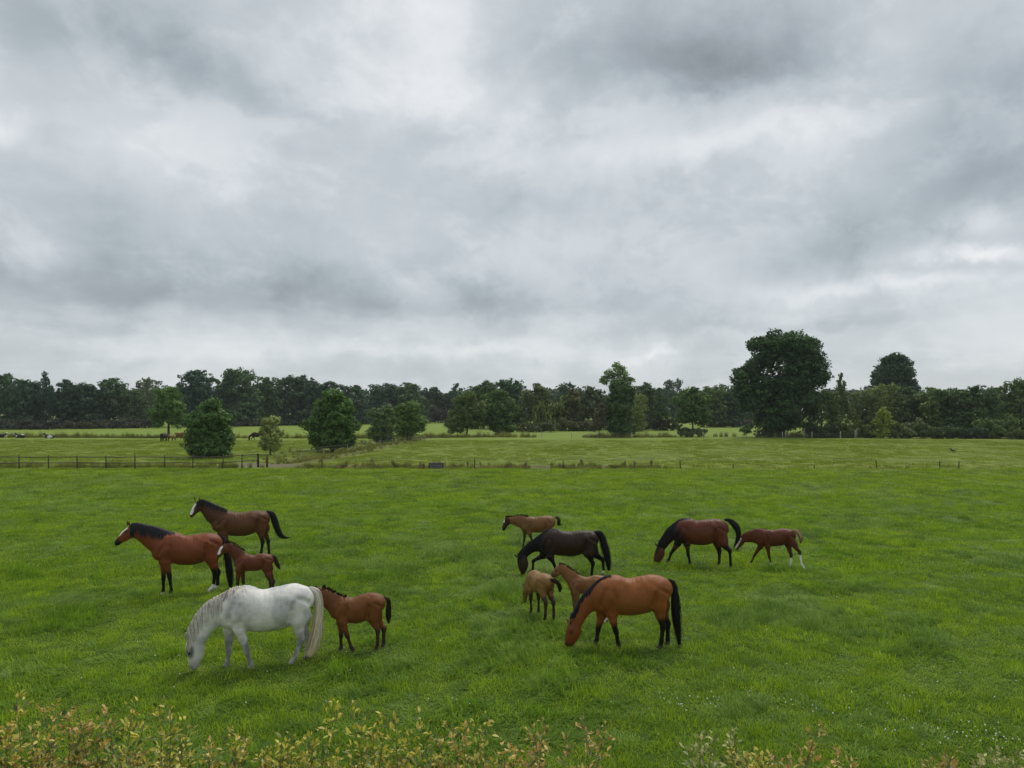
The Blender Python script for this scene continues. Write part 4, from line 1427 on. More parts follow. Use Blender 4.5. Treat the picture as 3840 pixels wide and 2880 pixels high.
def crown_mesh(name, lobes, clump_r, per_area, leaf, seed, n_leaf=26, core=0.35, shell=(0.72, 1.0), under=0.35):
    r = np.random.default_rng(seed)
    cs, ts, os_ = [], [], []
    lobes = enrich(lobes, r)
    for (cx, cy, cz, rx, ry, rz) in lobes:
        area = 4 * math.pi * ((rx * ry) ** 1.6 / 3 + (rx * rz) ** 1.6 / 3 + (ry * rz) ** 1.6 / 3) ** (1 / 1.6)
        n = max(4, int(area * per_area * 0.62))
        d = r.normal(0, 1, (n, 3))
        d /= np.linalg.norm(d, axis=1, keepdims=True)
        flip = (d[:, 2] < -0.25) & (r.uniform(size=n) > under)
        d[flip, 2] *= -1
        k = r.uniform(shell[0], shell[1], n) * (0.85 + 0.35 * vnoise(d + np.array([cx, cy, cz]), 1.7, seed))
        c = np.array([cx, cy, cz]) + d * np.array([rx, ry, rz]) * k[:, None]
        cr = clump_r * r.uniform(0.55, 1.35, n)
        tb = np.clip(r.normal(0.5, 0.2, n), 0, 1)
        m = n_leaf
        ld = r.normal(0, 1, (n, m, 3)) + d[:, None] * 0.5 + np.array([0, 0, 0.25])
        ld /= np.linalg.norm(ld, axis=2, keepdims=True)
        lc = c[:, None] + ld * (cr[:, None, None] * r.uniform(0.45, 1.05, (n, m, 1))) * np.array([1, 1, 0.72])
        cs.append(lc.reshape(-1, 3))
        os_.append(ld.reshape(-1, 3))
        ts.append(np.clip(np.repeat(tb, m) + r.normal(0, 0.06, n * m), 0, 1))
        mi = int(n * m * core)
        dd = r.normal(0, 1, (mi, 3))
        dd /= np.linalg.norm(dd, axis=1, keepdims=True)
        cs.append(np.array([cx, cy, cz]) + dd * np.array([rx, ry, rz]) * (r.uniform(0.15, 0.8, mi) ** 0.6)[:, None])
        os_.append(dd)
        ts.append(np.full(mi, 0.35))
    c, o_, t = np.concatenate(cs), np.concatenate(os_), np.concatenate(ts)
    v, f, nn, tt = leaves(c, o_, leaf, r, t)
    return np_mesh(name, v, f, LEAF, True, extra={'rnd': tt}, normals=nn)


def trunk_mesh(name, h, r0, lobes, seed, limbs=5, fork=0.35, mat=None):
    r = np.random.default_rng(seed)
    mb = MB()
    lean = r.normal(0, 0.03 * h, 2)
    zz = np.linspace(-0.15, 1, 6) * h
    mb.tube(np.stack([lean[0] * (zz / h) ** 2 + r.normal(0, .01 * h, 6) * (zz > 0), lean[1] * (zz / h) ** 2, zz], -1), r0 * np.array([1.35, 1.0, 0.8, 0.6, 0.4, 0.15]), 8)
    for k in range(limbs):
        L = lobes[k % len(lobes)]
        z0 = h * r.uniform(fork, 0.75)
        tgt = np.array(L[:3]) + r.normal(0, 0.3, 3) * np.array(L[3:])
        p0 = np.array([0, 0, z0])
        t = np.linspace(0, 1, 5)[:, None]
        pts = p0 + (tgt - p0) * t + np.array([0, 0, 1.0]) * (t * (1 - t)) * 0.25 * np.linalg.norm(tgt - p0)
        mb.tube(pts, r0 * 0.45 * np.linspace(1, 0.2, 5), 6)
    return mb.mesh(name, mat or BARK)


def tree(name, px, zd, lobes_px, base_py, label, col, leaf, clump_r, per_area, seed, cat='tree', group=None, r0=0.2, n_leaf=26, core=0.35, depth=0.85,
         limbs=5, under=0.35, mat=None, crown='crown', shell=(0.72, 1.0), trunk_h=None):
    """A single tree; crown lobes are (px, py, half width, half height) in photograph pixels at the tree's own distance."""
    k = zd / F
    x0 = (px - 1920) * k
    root = obj(name, None, loc=(x0, zd, 0))
    root.empty_display_size = 0.5
    rr = np.random.default_rng(seed)
    lob = []
    for i, L in enumerate(lobes_px):
        x, y, rx, ry = L[:4]
        off = L[4] if len(L) > 4 else rr.uniform(-0.25, 0.25)
        lob.append(((x - px) * k, off * rx * k, HC - (y - HOR) * k, rx * k, rx * k * depth, ry * k))
    top = max(l[2] + l[5] for l in lob)
    tag(root, label, cat, group)
    obj('trunk', trunk_mesh('tree_trunk', (trunk_h or top * 0.8), r0, lob, seed + 1, limbs, mat=mat), root)
    c = obj(crown, crown_mesh('tree_crown', lob, clump_r, per_area, leaf, seed + 2, n_leaf, core, shell, under), root)
    c.color = tuple(col) + (1,)
    return root


U = 1.736      # the lists below were read off at 2212 pixels across
DARK = (0.030, 0.055, 0.018)
MIDG = (0.045, 0.080, 0.022)
OLIVE = (0.075, 0.098, 0.028)
FRESH = (0.085, 0.135, 0.028)
PALE = (0.085, 0.110, 0.050)
BROWN = (0.066, 0.062, 0.034)
BLUE = (0.034, 0.058, 0.030)


def T(x, zd, lobes, *a, **k):
    return tree(k.pop('name', 'tree'), x * U, zd, [tuple(v * U for v in L[:4]) + tuple(L[4:]) for L in lobes], None, *a, **k)


GT = 'trees standing singly in the meadows'
# ---- single trees of the middle distance
T(454, 80, [(454, 945, 44, 40), (440, 915, 34, 34), (474, 915, 30, 34), (455, 888, 26, 24), (456, 877, 14, 13), (425, 955, 24, 24), (485, 950, 22, 26), (452, 968, 42, 22), (430, 975, 24, 14), (476, 976, 24, 14)],
  'round dark green bushy tree standing just behind the rail fence', MIDG, 0.26, 0.55, 4.2, 1001, group=GT, r0=0.16, under=0.6)
T(366, 141, [(366, 880, 34, 28), (350, 895, 22, 22), (385, 890, 20, 24), (366, 856, 24, 20), (345, 910, 14, 12), (380, 912, 16, 14)],
  'lone tree with forked trunk over the distant horses', (0.055, 0.095, 0.022), 0.34, 0.75, 2.2, 1011, group=GT, r0=0.26, trunk_h=7)
T(584, 85, [(584, 945, 26, 32), (585, 915, 18, 20), (574, 960, 16, 18), (596, 962, 14, 18)],
  'small pale olive willow beside the end of the rail fence', (0.15, 0.17, 0.055), 0.22, 0.32, 6.0, 1021, group=GT, r0=0.1, n_leaf=22, core=0.2)
T(718, 94, [(718, 915, 46, 40), (700, 890, 28, 30), (735, 885, 32, 30), (722, 862, 24, 22), (685, 925, 22, 26), (755, 925, 20, 30), (720, 948, 42, 26), (700, 958, 26, 16), (740, 956, 26, 16)],
  'large dark bushy tree with yellowish top beside the farm track', (0.042, 0.078, 0.018), 0.28, 0.6, 3.6, 1031, group=GT, r0=0.18, under=0.6)
T(826, 118, [(826, 920, 26, 26), (815, 900, 16, 18), (835, 893, 14, 16), (806, 935, 14, 14), (830, 940, 22, 18), (815, 944, 16, 12)],
  'grey-green bushy tree on the farm track, left of a taller one', (0.062, 0.090, 0.032), 0.3, 0.55, 3.6, 1041, group=GT, r0=0.14, under=0.6)
T(880, 128, [(880, 910, 30, 26), (868, 890, 16, 18), (890, 885, 18, 18), (905, 915, 16, 22), (880, 930, 30, 20)],
  'green tree on the farm track with light top, right of the grey-green one', (0.060, 0.098, 0.022), 0.3, 0.6, 3.2, 1051, group=GT, r0=0.16, under=0.6)
T(1010, 147, [(1010, 898, 38, 36), (990, 905, 26, 30), (1030, 890, 26, 30), (1008, 868, 26, 22), (985, 922, 20, 18)],
  'broad olive tree at the corner of the far meadow', (0.060, 0.085, 0.026), 0.38, 0.8, 2.0, 1061, group=GT, r0=0.2, under=0.6)
T(1075, 150, [(1075, 900, 36, 38), (1060, 875, 26, 24), (1090, 880, 24, 26), (1075, 858, 20, 16), (1085, 925, 30, 18)],
  'dark green tree touching the broad olive tree at the meadow corner', (0.045, 0.075, 0.022), 0.38, 0.8, 2.0, 1071, group=GT, r0=0.2, under=0.6)
T(1340, 143, [(1340, 905, 32, 36), (1345, 870, 28, 30), (1325, 880, 20, 26), (1352, 850, 22, 20), (1335, 840, 18, 18), (1345, 928, 34, 18)],
  'dark ivy-clad column tree with airy pale top by the far fence', (0.036, 0.062, 0.020), 0.36, 0.75, 2.3, 1081, group=GT, r0=0.22, under=0.6)
T(1334, 146, [(1330, 800, 17, 16), (1316, 812, 12, 9), (1345, 812, 14, 12), (1335, 824, 20, 12), (1360, 824, 10, 8), (1306, 822, 8, 8)],
  'thin pale tree top rising out of the dark column tree', (0.105, 0.145, 0.060), 0.42, 0.55, 0.75, 1091, group=GT, r0=0.14, n_leaf=16, core=0.05, limbs=9, trunk_h=15)
T(1296, 142, [(1296, 905, 15, 26), (1288, 920, 14, 16), (1303, 885, 10, 14)],
  'brownish half-bare bush left of the dark column tree', BROWN, 0.3, 0.45, 3.0, 1101, cat='bush', group=GT, r0=0.08, core=0.15)
T(1495, 144, [(1495, 890, 34, 34), (1480, 870, 24, 24), (1508, 868, 24, 26), (1495, 855, 22, 18), (1515, 905, 18, 20), (1478, 905, 18, 16)],
  'roundish green tree with visible trunk by the far fence', (0.050, 0.082, 0.024), 0.36, 0.8, 2.0, 1111, group=GT, r0=0.2)
T(1485, 142, [(1485, 935, 22, 8), (1510, 934, 14, 8)], 'low dark shrub under the roundish tree', (0.05, 0.07, 0.025), 0.3, 0.4, 4.0, 1113, cat='bush', group=GT, r0=0.05, trunk_h=0.6)
T(1612, 142, [(1610, 932, 14, 10), (1616, 926, 10, 8)], 'small round shrub in the gap left of the great oak', (0.055, 0.085, 0.026), 0.3, 0.4, 3.0, 1121, cat='bush', group=GT, r0=0.05, trunk_h=1.0, core=0.1)
T(1690, 141, [(1700, 790, 84, 68), (1690, 748, 60, 30), (1740, 790, 50, 48), (1655, 760, 44, 40), (1612, 815, 36, 34), (1605, 845, 30, 24), (1640, 860, 46, 44),
              (1700, 870, 62, 54), (1720, 840, 54, 44), (1765, 815, 28, 26), (1690, 905, 48, 34), (1670, 920, 40, 22), (1625, 875, 28, 22)],
  'great dark oak towering over the meadow edge on the right', (0.026, 0.050, 0.016), 0.42, 0.95, 1.25, 1131, group=GT, r0=0.55, n_leaf=28, core=0.22, under=0.5, trunk_h=14)
T(1931, 225, [(1931, 805, 42, 30), (1912, 815, 28, 26), (1950, 812, 28, 28), (1934, 784, 30, 18), (1965, 840, 18, 16), (1895, 832, 14, 14), (1930, 845, 44, 20), (1930, 880, 40, 40)],
  'dark round-headed tree standing above the right-hand wood', (0.026, 0.046, 0.022), 0.6, 1.3, 0.9, 1147, group=GT, r0=0.4, trunk_h=16)

# ---- the wood edges: six crowns shared by copies, each a thing of its own
PROTO = []
for k_, (lob, cr, pa, lf) in enumerate([
    ([(0, 0, .52, .42, .40, .34), (-.2, .05, .72, .24, .24, .20), (.2, -.05, .68, .26, .26, .22), (0, 0, .82, .22, .22, .16), (-.28, 0, .36, .22, .22, .24), (.28, 0, .34, .22, .22, .24), (0, 0, .2, .40, .38, .26), (-.2, .1, .12, .3, .3, .2), (.2, -.1, .12, .3, .3, .2)], 0.055, 68, 0.036),
    ([(0, 0, .45, .36, .34, .36), (.12, .08, .76, .22, .22, .20), (-.16, -.05, .66, .22, .22, .24), (.02, 0, .88, .12, .12, .11), (.26, 0, .5, .18, .18, .22), (-.26, 0, .4, .2, .2, .24), (0, 0, .18, .38, .36, .26), (.2, .1, .12, .3, .3, .2)], 0.050, 74, 0.034),
    ([(0, 0, .34, .30, .30, .30), (.03, 0, .60, .21, .21, .24), (-.03, 0, .80, .11, .11, .18), (-.15, 0, .45, .16, .16, .18), (.16, 0, .38, .17, .17, .2)], 0.042, 95, 0.030),
    ([(-.15, 0, .7, .26, .26, .2), (.18, 0, .78, .24, .24, .19), (0, 0, .5, .4, .36, .3), (-.3, 0, .42, .18, .18, .22), (.32, 0, .5, .17, .17, .2), (0, .1, .2, .42, .38, .28), (-.2, -.1, .12, .3, .3, .2)], 0.060, 60, 0.038),
    ([(0, 0, .55, .40, .38, .40), (0, 0, .80, .28, .28, .18), (-.25, 0, .45, .22, .22, .3), (.25, 0, .45, .22, .22, .3), (0, 0, .2, .4, .38, .28), (.2, 0, .12, .3, .3, .2)], 0.036, 110, 0.026),
    ([(-1.5 + .5 * i_, .15 * math.sin(i_ * 2.1), .34 + .14 * math.sin(i_ * 1.7), .42, .45, .40 + .1 * math.sin(i_ * 2.9)) for i_ in range(7)] + [(-1.2 + .6 * i_, -.2, .18, .4, .4, .22) for i_ in range(5)], 0.13, 9, 0.085),
]):
    PROTO.append((crown_mesh('wood_crown', lob, cr, pa, lf, 2000 + k_ * 7, 20, 0.35, (0.75, 1.0), 0.5), trunk_mesh('wood_trunk', 0.8, 0.022, lob, 2100 + k_)))


def wood_tree(x, w, top, base, proto, col, label, group, cat='tree', name='tree', zadd=0.0, nudge=None):
    """x, width and rows at 2212 pixels across; the distance follows from the row where the tree meets the ground."""
    zd = dist_of(base * U) + zadd
    k = zd / F * U
    h = HC - (top * U - HOR) * zd / F
    root = obj(name, None, loc=((x - 1106) * k, zd, 0))
    root.empty_display_size = 0.5
    tag(root, label, cat, group)
    c = obj('crown', PROTO[proto][0], root)
    t = obj('trunk', PROTO[proto][1], root)
    wf = w * k / 0.78
    for o_ in (c, t):
        o_.scale = (w * k / 3.7, h, h) if proto == 5 else (wf, wf, h)
        o_.rotation_euler = (0, 0, (x * 1.7) % 6.28 if proto != 5 else math.pi * (int(x) % 2))
    j = ((x * 7.3) % 10) / 10.0
    c.color = (col[0] * (0.75 + 0.6 * j), col[1] * (0.8 + 0.45 * j), col[2] * (1.05 - 0.15 * j), 1)
    return root


ORD = ['first', 'second', 'third', 'fourth', 'fifth', 'sixth', 'seventh', 'eighth', 'ninth', 'tenth', 'eleventh', 'twelfth', 'thirteenth', 'fourteenth',
       'fifteenth', 'sixteenth', 'seventeenth', 'eighteenth', 'nineteenth', 'twentieth', 'twenty-first', 'twenty-second', 'twenty-third', 'twenty-fourth', 'twenty-fifth', 'twenty-sixth', 'twenty-seventh']
DB = (0.031, 0.057, 0.029)
GW = 'trees of the left-hand wood edge'
LEFT = [(20, 92, 799, 926, 3, DB, ''), (62, 66, 815, 926, 0, DB, ''), (100, 52, 803, 926, 2, DB, 'spiky narrow '), (140, 76, 820, 925, 1, DB, ''), (185, 84, 822, 925, 0, (0.030, 0.052, 0.022), ''),
        (245, 92, 809, 923, 3, DB, ''), (290, 70, 842, 924, 1, (0.034, 0.056, 0.024), 'low '), (320, 72, 811, 916, 4, (0.060, 0.080, 0.042), 'pale feathery '), (422, 104, 790, 922, 3, DB, 'tall ragged '),
        (515, 104, 789, 920, 0, DB, 'tall broad '), (578, 60, 815, 919, 1, DB, ''), (632, 104, 806, 918, 0, (0.026, 0.048, 0.020), ''), (655, 60, 803, 916, 3, DB, ''), (722, 96, 818, 917, 3, (0.034, 0.050, 0.022), ''),
        (768, 66, 832, 916, 1, DB, ''), (832, 84, 824, 914, 0, DB, ''), (882, 84, 821, 914, 3, DB, ''), (940, 74, 836, 912, 1, (0.032, 0.052, 0.022), ''), (985, 76, 828, 912, 2, DB, 'twin-pointed ')]
for i, (x, w, top, base, pr, c, adj) in enumerate(LEFT):
    wood_tree(x, w, top, base, pr, c, '%sdark tree in the left wood, %s from the left border' % (adj, ORD[i]), GW)
GM_ = 'trees of the middle wood behind the far meadow'
MIDDLE = [(1045, 80, 816, 926, 3, (0.030, 0.052, 0.022), ''), (1102, 88, 813, 926, 0, DB, 'dark '), (1160, 80, 828, 928, 1, (0.045, 0.062, 0.024), 'olive '), (1225, 56, 821, 918, 4, DB, 'dark round-headed '),
          (1190, 74, 850, 930, 5, OLIVE, 'low olive '), (1238, 70, 840, 930, 1, (0.055, 0.060, 0.028), 'brownish '), (1280, 76, 828, 929, 3, (0.045, 0.058, 0.025), ''), (1395, 76, 826, 927, 1, (0.042, 0.062, 0.026), ''),
          (1375, 60, 845, 932, 4, (0.085, 0.105, 0.035), 'light olive '), (1455, 58, 813, 914, 4, (0.058, 0.078, 0.044), 'pale round-headed '), (1425, 60, 838, 930, 2, (0.045, 0.068, 0.026), 'slender '),
          (1545, 80, 828, 922, 0, (0.042, 0.066, 0.026), ''), (1585, 80, 834, 922, 3, (0.036, 0.058, 0.024), ''), (1630, 80, 846, 918, 1, (0.05, 0.068, 0.028), '')]
MIDDLE.sort()
for i, (x, w, top, base, pr, c, adj) in enumerate(MIDDLE):
    wood_tree(x, w, top, base, pr, c, '%stree in the middle wood, %s from the meadow corner trees' % (adj, ORD[i]), GM_)
GR = 'trees of the right-hand wood edge'
RIGHT = [(1775, 76, 838, 944, 0, (0.040, 0.064, 0.024), 'dark green '), (1816, 58, 806, 942, 2, (0.050, 0.066, 0.030), 'pointed '), (1862, 90, 838, 940, 4, (0.075, 0.098, 0.034), 'olive '), (1912, 96, 822, 940, 4, (0.072, 0.095, 0.036), 'broad willow-like '),
         (1962, 80, 836, 941, 1, (0.060, 0.085, 0.032), ''), (2012, 84, 830, 942, 3, (0.052, 0.080, 0.028), ''), (2062, 80, 834, 943, 0, (0.044, 0.070, 0.024), ''), (2098, 92, 826, 944, 3, (0.034, 0.058, 0.022), 'dark '),
         (2150, 70, 846, 936, 4, (0.055, 0.080, 0.032), ''), (2205, 84, 811, 943, 0, (0.040, 0.064, 0.020), 'tall ')]
for i, (x, w, top, base, pr, c, adj) in enumerate(RIGHT):
    wood_tree(x, w, top, base, pr, c, '%stree in the right wood, %s going right from the oak' % (adj, ORD[i]), GR)
GB = 'bushes along the foot of the woods'
BUSH = [(1838, 50, 905, 946, 5, (0.05, 0.07, 0.026), 'dark bush by the white fence posts'), (1908, 46, 879, 947, 1, (0.10, 0.135, 0.030), 'bright yellow-green shrub in front of the right-hand wood'),
        (1875, 60, 905, 946.5, 5, (0.062, 0.085, 0.030), 'olive bush left of the bright yellow-green shrub'), (1958, 84, 900, 947, 5, (0.07, 0.09, 0.034), 'broad olive bush right of the bright yellow-green shrub'),
        (2025, 80, 912, 948, 5, (0.055, 0.078, 0.028), 'low bush right of the broad olive bush'), (2085, 90, 915, 948, 5, (0.04, 0.06, 0.024), 'dark low bush under the dark tree near the right border'),
        (2150, 84, 890, 947, 5, (0.058, 0.085, 0.026), 'fresh green bush left of the tall tree at the right border'), (2205, 60, 920, 949, 5, (0.05, 0.07, 0.026), 'low bush under the tall tree at the right border'),
        (1780, 70, 912, 946, 5, (0.034, 0.05, 0.022), 'dark bush right of the great oak trunk'), (1660, 60, 922, 945, 5, (0.03, 0.045, 0.02), 'dark low bush left of the great oak trunk'),
        (1560, 70, 898, 922, 5, BROWN, 'brownish bramble bush between the roundish tree and the oak'), (1600, 60, 905, 920, 5, (0.060, 0.056, 0.033), 'reddish bramble bush just left of the great oak'),
        (1425, 90, 895, 930, 5, (0.046, 0.055, 0.030), 'grey-brown bramble bush right of the dark column tree'), (1245, 100, 900, 932, 5, (0.048, 0.056, 0.030), 'brown bramble bush left of the brownish half-bare bush'),
        (1160, 90, 905, 934, 5, (0.045, 0.055, 0.026), 'dark bush right of the meadow corner trees'), (955, 54, 872, 914, 5, (0.055, 0.046, 0.030), 'reddish brown bush in the left wood edge above the farm track'),
        (40, 90, 898, 928, 5, (0.040, 0.050, 0.028), 'brown hedge bush above the lying cows at the left border'), (100, 80, 902, 928, 5, (0.035, 0.04, 0.026), 'dark hedge bush right of the leftmost brown hedge bush'),
        (165, 70, 906, 927, 5, (0.042, 0.050, 0.030), 'brown hedge bush under the gap in the left wood'), (240, 90, 900, 926, 5, (0.045, 0.054, 0.030), 'long brown hedge bush left of the lone tree'),
        (310, 80, 898, 925, 5, (0.04, 0.045, 0.028), 'dark hedge bush just left of the lone tree'), (560, 110, 900, 921, 5, (0.026, 0.036, 0.02), 'dark hedge bush above the pale willow'),
        (640, 110, 898, 919, 5, (0.026, 0.036, 0.02), 'dark hedge bush left of the large dark bushy tree'), (800, 110, 896, 917, 5, (0.026, 0.038, 0.02), 'dark hedge bush right of the large dark bushy tree'),
        (885, 90, 896, 915, 5, (0.03, 0.042, 0.022), 'dark hedge bush above the green tree on the track'), (480, 90, 902, 923, 5, (0.026, 0.036, 0.02), 'dark hedge bush above the round bushy tree')]
for (x, w, top, base, pr, c, lab) in BUSH:
    wood_tree(x, w, top, base, pr, c, lab, GB, 'bush', 'bush')


def far_forest():
    """The woods beyond, which read as one mass."""
    r = np.random.default_rng(9)
    lob = []
    for zrow, n in ((395, 90), (520, 90)):
        for i in range(n):
            x = (i / (n - 1) * 2 - 1) * zrow * 1.15 + r.uniform(-4, 4)
            h = r.uniform(13.5, 18) * zrow / 395
            lob.append((x, zrow + r.uniform(-10, 10), h * 0.52, h * r.uniform(0.5, 0.75), h * 0.5, h * 0.5))
    me = crown_mesh('forest', lob, 2.6, 0.055, 2.0, 77, 14, 0.4, (0.8, 1.0), 0.5)
    o = obj('forest', me)
    o.color = (0.036, 0.056, 0.030, 1)
    tag(o, 'distant belt of woodland behind all the other trees', kind='stuff')


far_forest()


# ---------------------------------------------------------------- pasture grass round the animals
lawn('grass', 7.5, 23, 0.23, 0.21, 70, 0.078, 0.0125, 'lush green pasture grass with tussocks around the nearest horses', 100)
lawn('grass', 23, 42, 0.36, 0.34, 100, 0.084, 0.018, 'lush green pasture grass around the horses farther back', 200)
lawn('grass', 42, 64.6, 0.60, 0.55, 150, 0.10, 0.027, 'green pasture grass at the back of the near paddock', 300)


# ---------------------------------------------------------------- fences and small things of the fields
WOOD = plain_mat('weathered_wood', (0.085, 0.068, 0.050), 0.85, 0.4, 5.0)
WOOD_DARK = plain_mat('tarred_wood', (0.030, 0.024, 0.022), 0.8, 0.4, 5.0)
WOOD_PALE = plain_mat('bleached_wood', (0.36, 0.34, 0.29), 0.85, 0.3, 5.0)
WIRE = plain_mat('fence_wire', (0.30, 0.30, 0.28), 0.5, 0.1)
PLANK = plain_mat('plank_grey', (0.085, 0.082, 0.105), 0.75, 0.3, 4.0)

fr = obj('rail_fence', None, loc=(0, 64.5, 0))
tag(fr, 'brown wooden post and rail fence with two rails along the left', 'fence')
FX = lambda zx: (zx * 0.434 - 1920) / F * 64.5
posts = [FX(v) for v in (-90, 165, 420, 667, 917, 1167, 1423, 1668, 1925)]
rp = np.random.default_rng(3)
spots = [(x, 64.5) for x in posts] + [(FX(2050), 65.6), (FX(2185) - 0.2, 66.4)]
for i, (x, y) in enumerate(spots):
    th = 0.105 if i < len(spots) - 1 else 0.20
    h = 1.24 + rp.uniform(-0.03, 0.08)
    mb = MB().tube([(0, 0, -0.3), (0, 0, h - 0.03), (0, 0, h)], [th / 2, th / 2, th / 2.6], 8)
    q_ = obj('post', mb.mesh('fence_post', WOOD if i < len(spots) - 1 else WOOD_DARK), fr, (x, y - 64.5, 0))
    q_.rotation_euler = (rp.normal(0, .015), rp.normal(0, .02), 0)
for i in range(len(spots) - 1):
    for z in (1.10, 0.56):
        (x0, y0), (x1, y1) = spots[i], spots[i + 1]
        e = 0.0 if i < 8 else 0.16 * (i - 7) / 2
        s0 = 0.0 if i < 9 else 0.08
        mb = MB().tube([(x0 - 0.05, y0 - 64.5 - 0.085, z + s0 + rp.normal(0, .012)), ((x0 + x1) / 2, (y0 + y1) / 2 - 64.5 - 0.085, z + (s0 + e) / 2 + rp.normal(0, .015)), (x1 + 0.05, y1 - 64.5 - 0.085, z + e + rp.normal(0, .012))], [0.044, 0.042, 0.04], 6)
        obj('rail', mb.mesh('fence_rail', WOOD), fr)


def wire_fence(label, pts, h, r, mat, wires, sag=0.03, seed=0, post='post', hs=None):
    """Posts at ground points joined by strands of wire."""
    rr = np.random.default_rng(seed)
    root = obj('wire_fence', None, loc=(pts[0][0], pts[0][1], 0))
    tag(root, label, 'fence')
    o0 = np.array([pts[0][0], pts[0][1]])
    for i, p_ in enumerate(pts):
        hh = (hs[i] if hs else h) * rr.uniform(0.93, 1.07)
        g = float(ground_z(np.array([p_[0]]), np.array([p_[1]]))[0])
        mb = MB().tube([(0, 0, -0.3), (0, 0, hh - 0.02), (0, 0, hh)], [r, r, r * 0.7], 7)
        q_ = obj(post, mb.mesh('fence_post', mat), root, (p_[0] - o0[0], p_[1] - o0[1], g))
        q_.rotation_euler = (rr.normal(0, .03), rr.normal(0, .04), 0)
    for z in wires:
        pp = []
        for i in range(len(pts) - 1):
            a, b = np.array(pts[i]), np.array(pts[i + 1])
            for t in (0, 0.33, 0.67):
                q_ = a + (b - a) * t - o0
                pp.append((q_[0], q_[1] - r - 0.01, z - sag * 4 * t * (1 - t)))
        q_ = np.array(pts[-1]) - o0
        pp.append((q_[0], q_[1] - r - 0.01, z))
        obj('wire', MB().tube(pp, 0.008, 4).mesh('fence_wire', WIRE), root)
    return root


R6 = lambda x, y: (960 + x * 0.434, 1340 + y * 0.434)
R7 = lambda x, y: (1920 + x * 0.434, 1200 + y * 0.434)
R8 = lambda x, y: (2880 + x * 0.434, 1200 + y * 0.434)
row = [R6(570, 978), R6(1413, 960), R6(1888, 985), R7(447, 1290), R7(1055, 1290), R7(1463, 1285), R7(1912, 1300), R8(412, 1285), R8(938, 1290), R8(1503, 1285), R8(1650, 1288)]
wire_fence('line of small dark posts with thin wire at the far edge of the near paddock', [((px - 1920) / F * 65.3, 65.3 + 0.3 * (i % 2)) for i, (px, py) in enumerate(row)],
           1.0, 0.045, WOOD_DARK, (0.85,), 0.05, 5, hs=[1.05, 0.9, 1.15, 0.95, 0.8, 1.0, 0.6, 0.55, 0.95, 0.9, 0.85])
diag = [R6(185, 890), R6(390, 870), R6(585, 842), R6(790, 815), R6(1072, 775), R6(1178, 765), R6(1460, 725)]
wire_fence('thin electric fence with pale posts along the farm track', [G(px, py) for px, py in diag], 1.05, 0.045, WOOD_PALE, (0.95, 0.6), 0.03, 6)
far_r = [(1747, 1637), (1812, 1638), (1850, 1639), (2032, 1640), (2144, 1641), (2207, 1642), (2240, 1642), (2369, 1643), (2637, 1642), (2834, 1643), (2935, 1644), (2947, 1644), (3045, 1645), (3152, 1646), (3206, 1646), (3213, 1644)]
wire_fence('far wire fence with pale posts at the foot of the meadow trees', [G(px, py) for px, py in far_r], 1.15, 0.075, WOOD_PALE, (1.0, 0.6), 0.04, 7,
           hs=[1, 1.2, 1.1, 1.0, 1.0, 1.1, 1.2, 1.2, 1.2, 1.0, 1.3, 1.35, 1.4, 1.4, 1.5, 2.0])
# gate beside the oak
gx, gy = G(3040, 1642)
gr = obj('field_gate', None, loc=(gx, gy, 0))
tag(gr, 'grey barred field gate in the shade right of the oak trunk', 'gate')
for sx in (-1.3, 1.3):
    obj('post', MB().box((sx, 0, 0.85), (0.13, 0.13, 1.7)).mesh('gate_post', WOOD_PALE, False), gr)
for z in (0.35, 0.7, 1.05, 1.45):
    obj('bar', MB().tube([(-1.3, -0.09, z), (1.3, -0.09, z + 0.03)], 0.035, 6).mesh('gate_bar', WOOD), gr)
# stout leaning post by the small willow
lx, ly = R6(95, 918)
Yl = 66.5
lp = obj('fence_post', MB().tube([(0, 0, -0.3), (0.02, 0, 0.6), (0.05, 0, 1.25)], [0.11, 0.105, 0.09], 8).mesh('stout_post', plain_mat('brown_post', (0.10, 0.062, 0.036), 0.9, 0.4, 5.0)), None, ((lx - 1920) / F * Yl, Yl, 0))
tag(lp, 'stout brown leaning post in front of the small willow', 'post')

# plank dam in the ditch
dxm = (1635 - 1920) / F * 64.9
dam = obj('plank_dam', None, loc=(dxm, 64.9, 0))
tag(dam, 'low grey plank dam set in the ditch bank', 'dam')
for i, z in enumerate((0.02, 0.20, 0.38)):
    obj('plank', MB().box((0, 0, z), (1.08 + 0.03 * (i % 2), 0.06, 0.155)).mesh('dam_plank', PLANK, False), dam)
obj('cap', MB().box((0, 0.0, 0.515), (1.26, 0.16, 0.075)).mesh('dam_cap', PLANK, False), dam)
for sx in (-0.62, 0.62):
    obj('post', MB().box((sx, 0.02, 0.15), (0.1, 0.11, 0.70)).mesh('dam_post', WOOD_DARK, False), dam)

# crow walking in the right meadow
bxx, byy = G(3573, 1697)
cb = Body()
cb.seg((0.10, 0, 0.20), (-0.12, 0, 0.17), 0.075, 0.05, 0.8, 0.7, 0.03, 'b')
cb.seg((0.10, 0, 0.22), (0.18, 0, 0.33), 0.05, 0.045, 0.9, 0.9, 0.03, 'b')
cb.seg((0.19, 0, 0.33), (0.27, 0, 0.32), 0.025, 0.008, 0.8, 0.8, 0.02, 'b')
cb.seg((-0.12, 0, 0.17), (-0.30, 0, 0.13), 0.045, 0.02, 0.9, 1.4, 0.03, 'b')
for s_ in (-1, 1):
    cb.seg((0.0, 0.035 * s_, 0.15), (0.01, 0.035 * s_, 0.0), 0.018, 0.012, 1, 1, 0.01, 'b')
cv, cq = cb.skin(0.012)
crow = obj('crow', np_mesh('crow', cv, cq, plain_mat('crow_feather', (0.012, 0.012, 0.014), 0.5)), None, (bxx, byy, 0), 2.2)
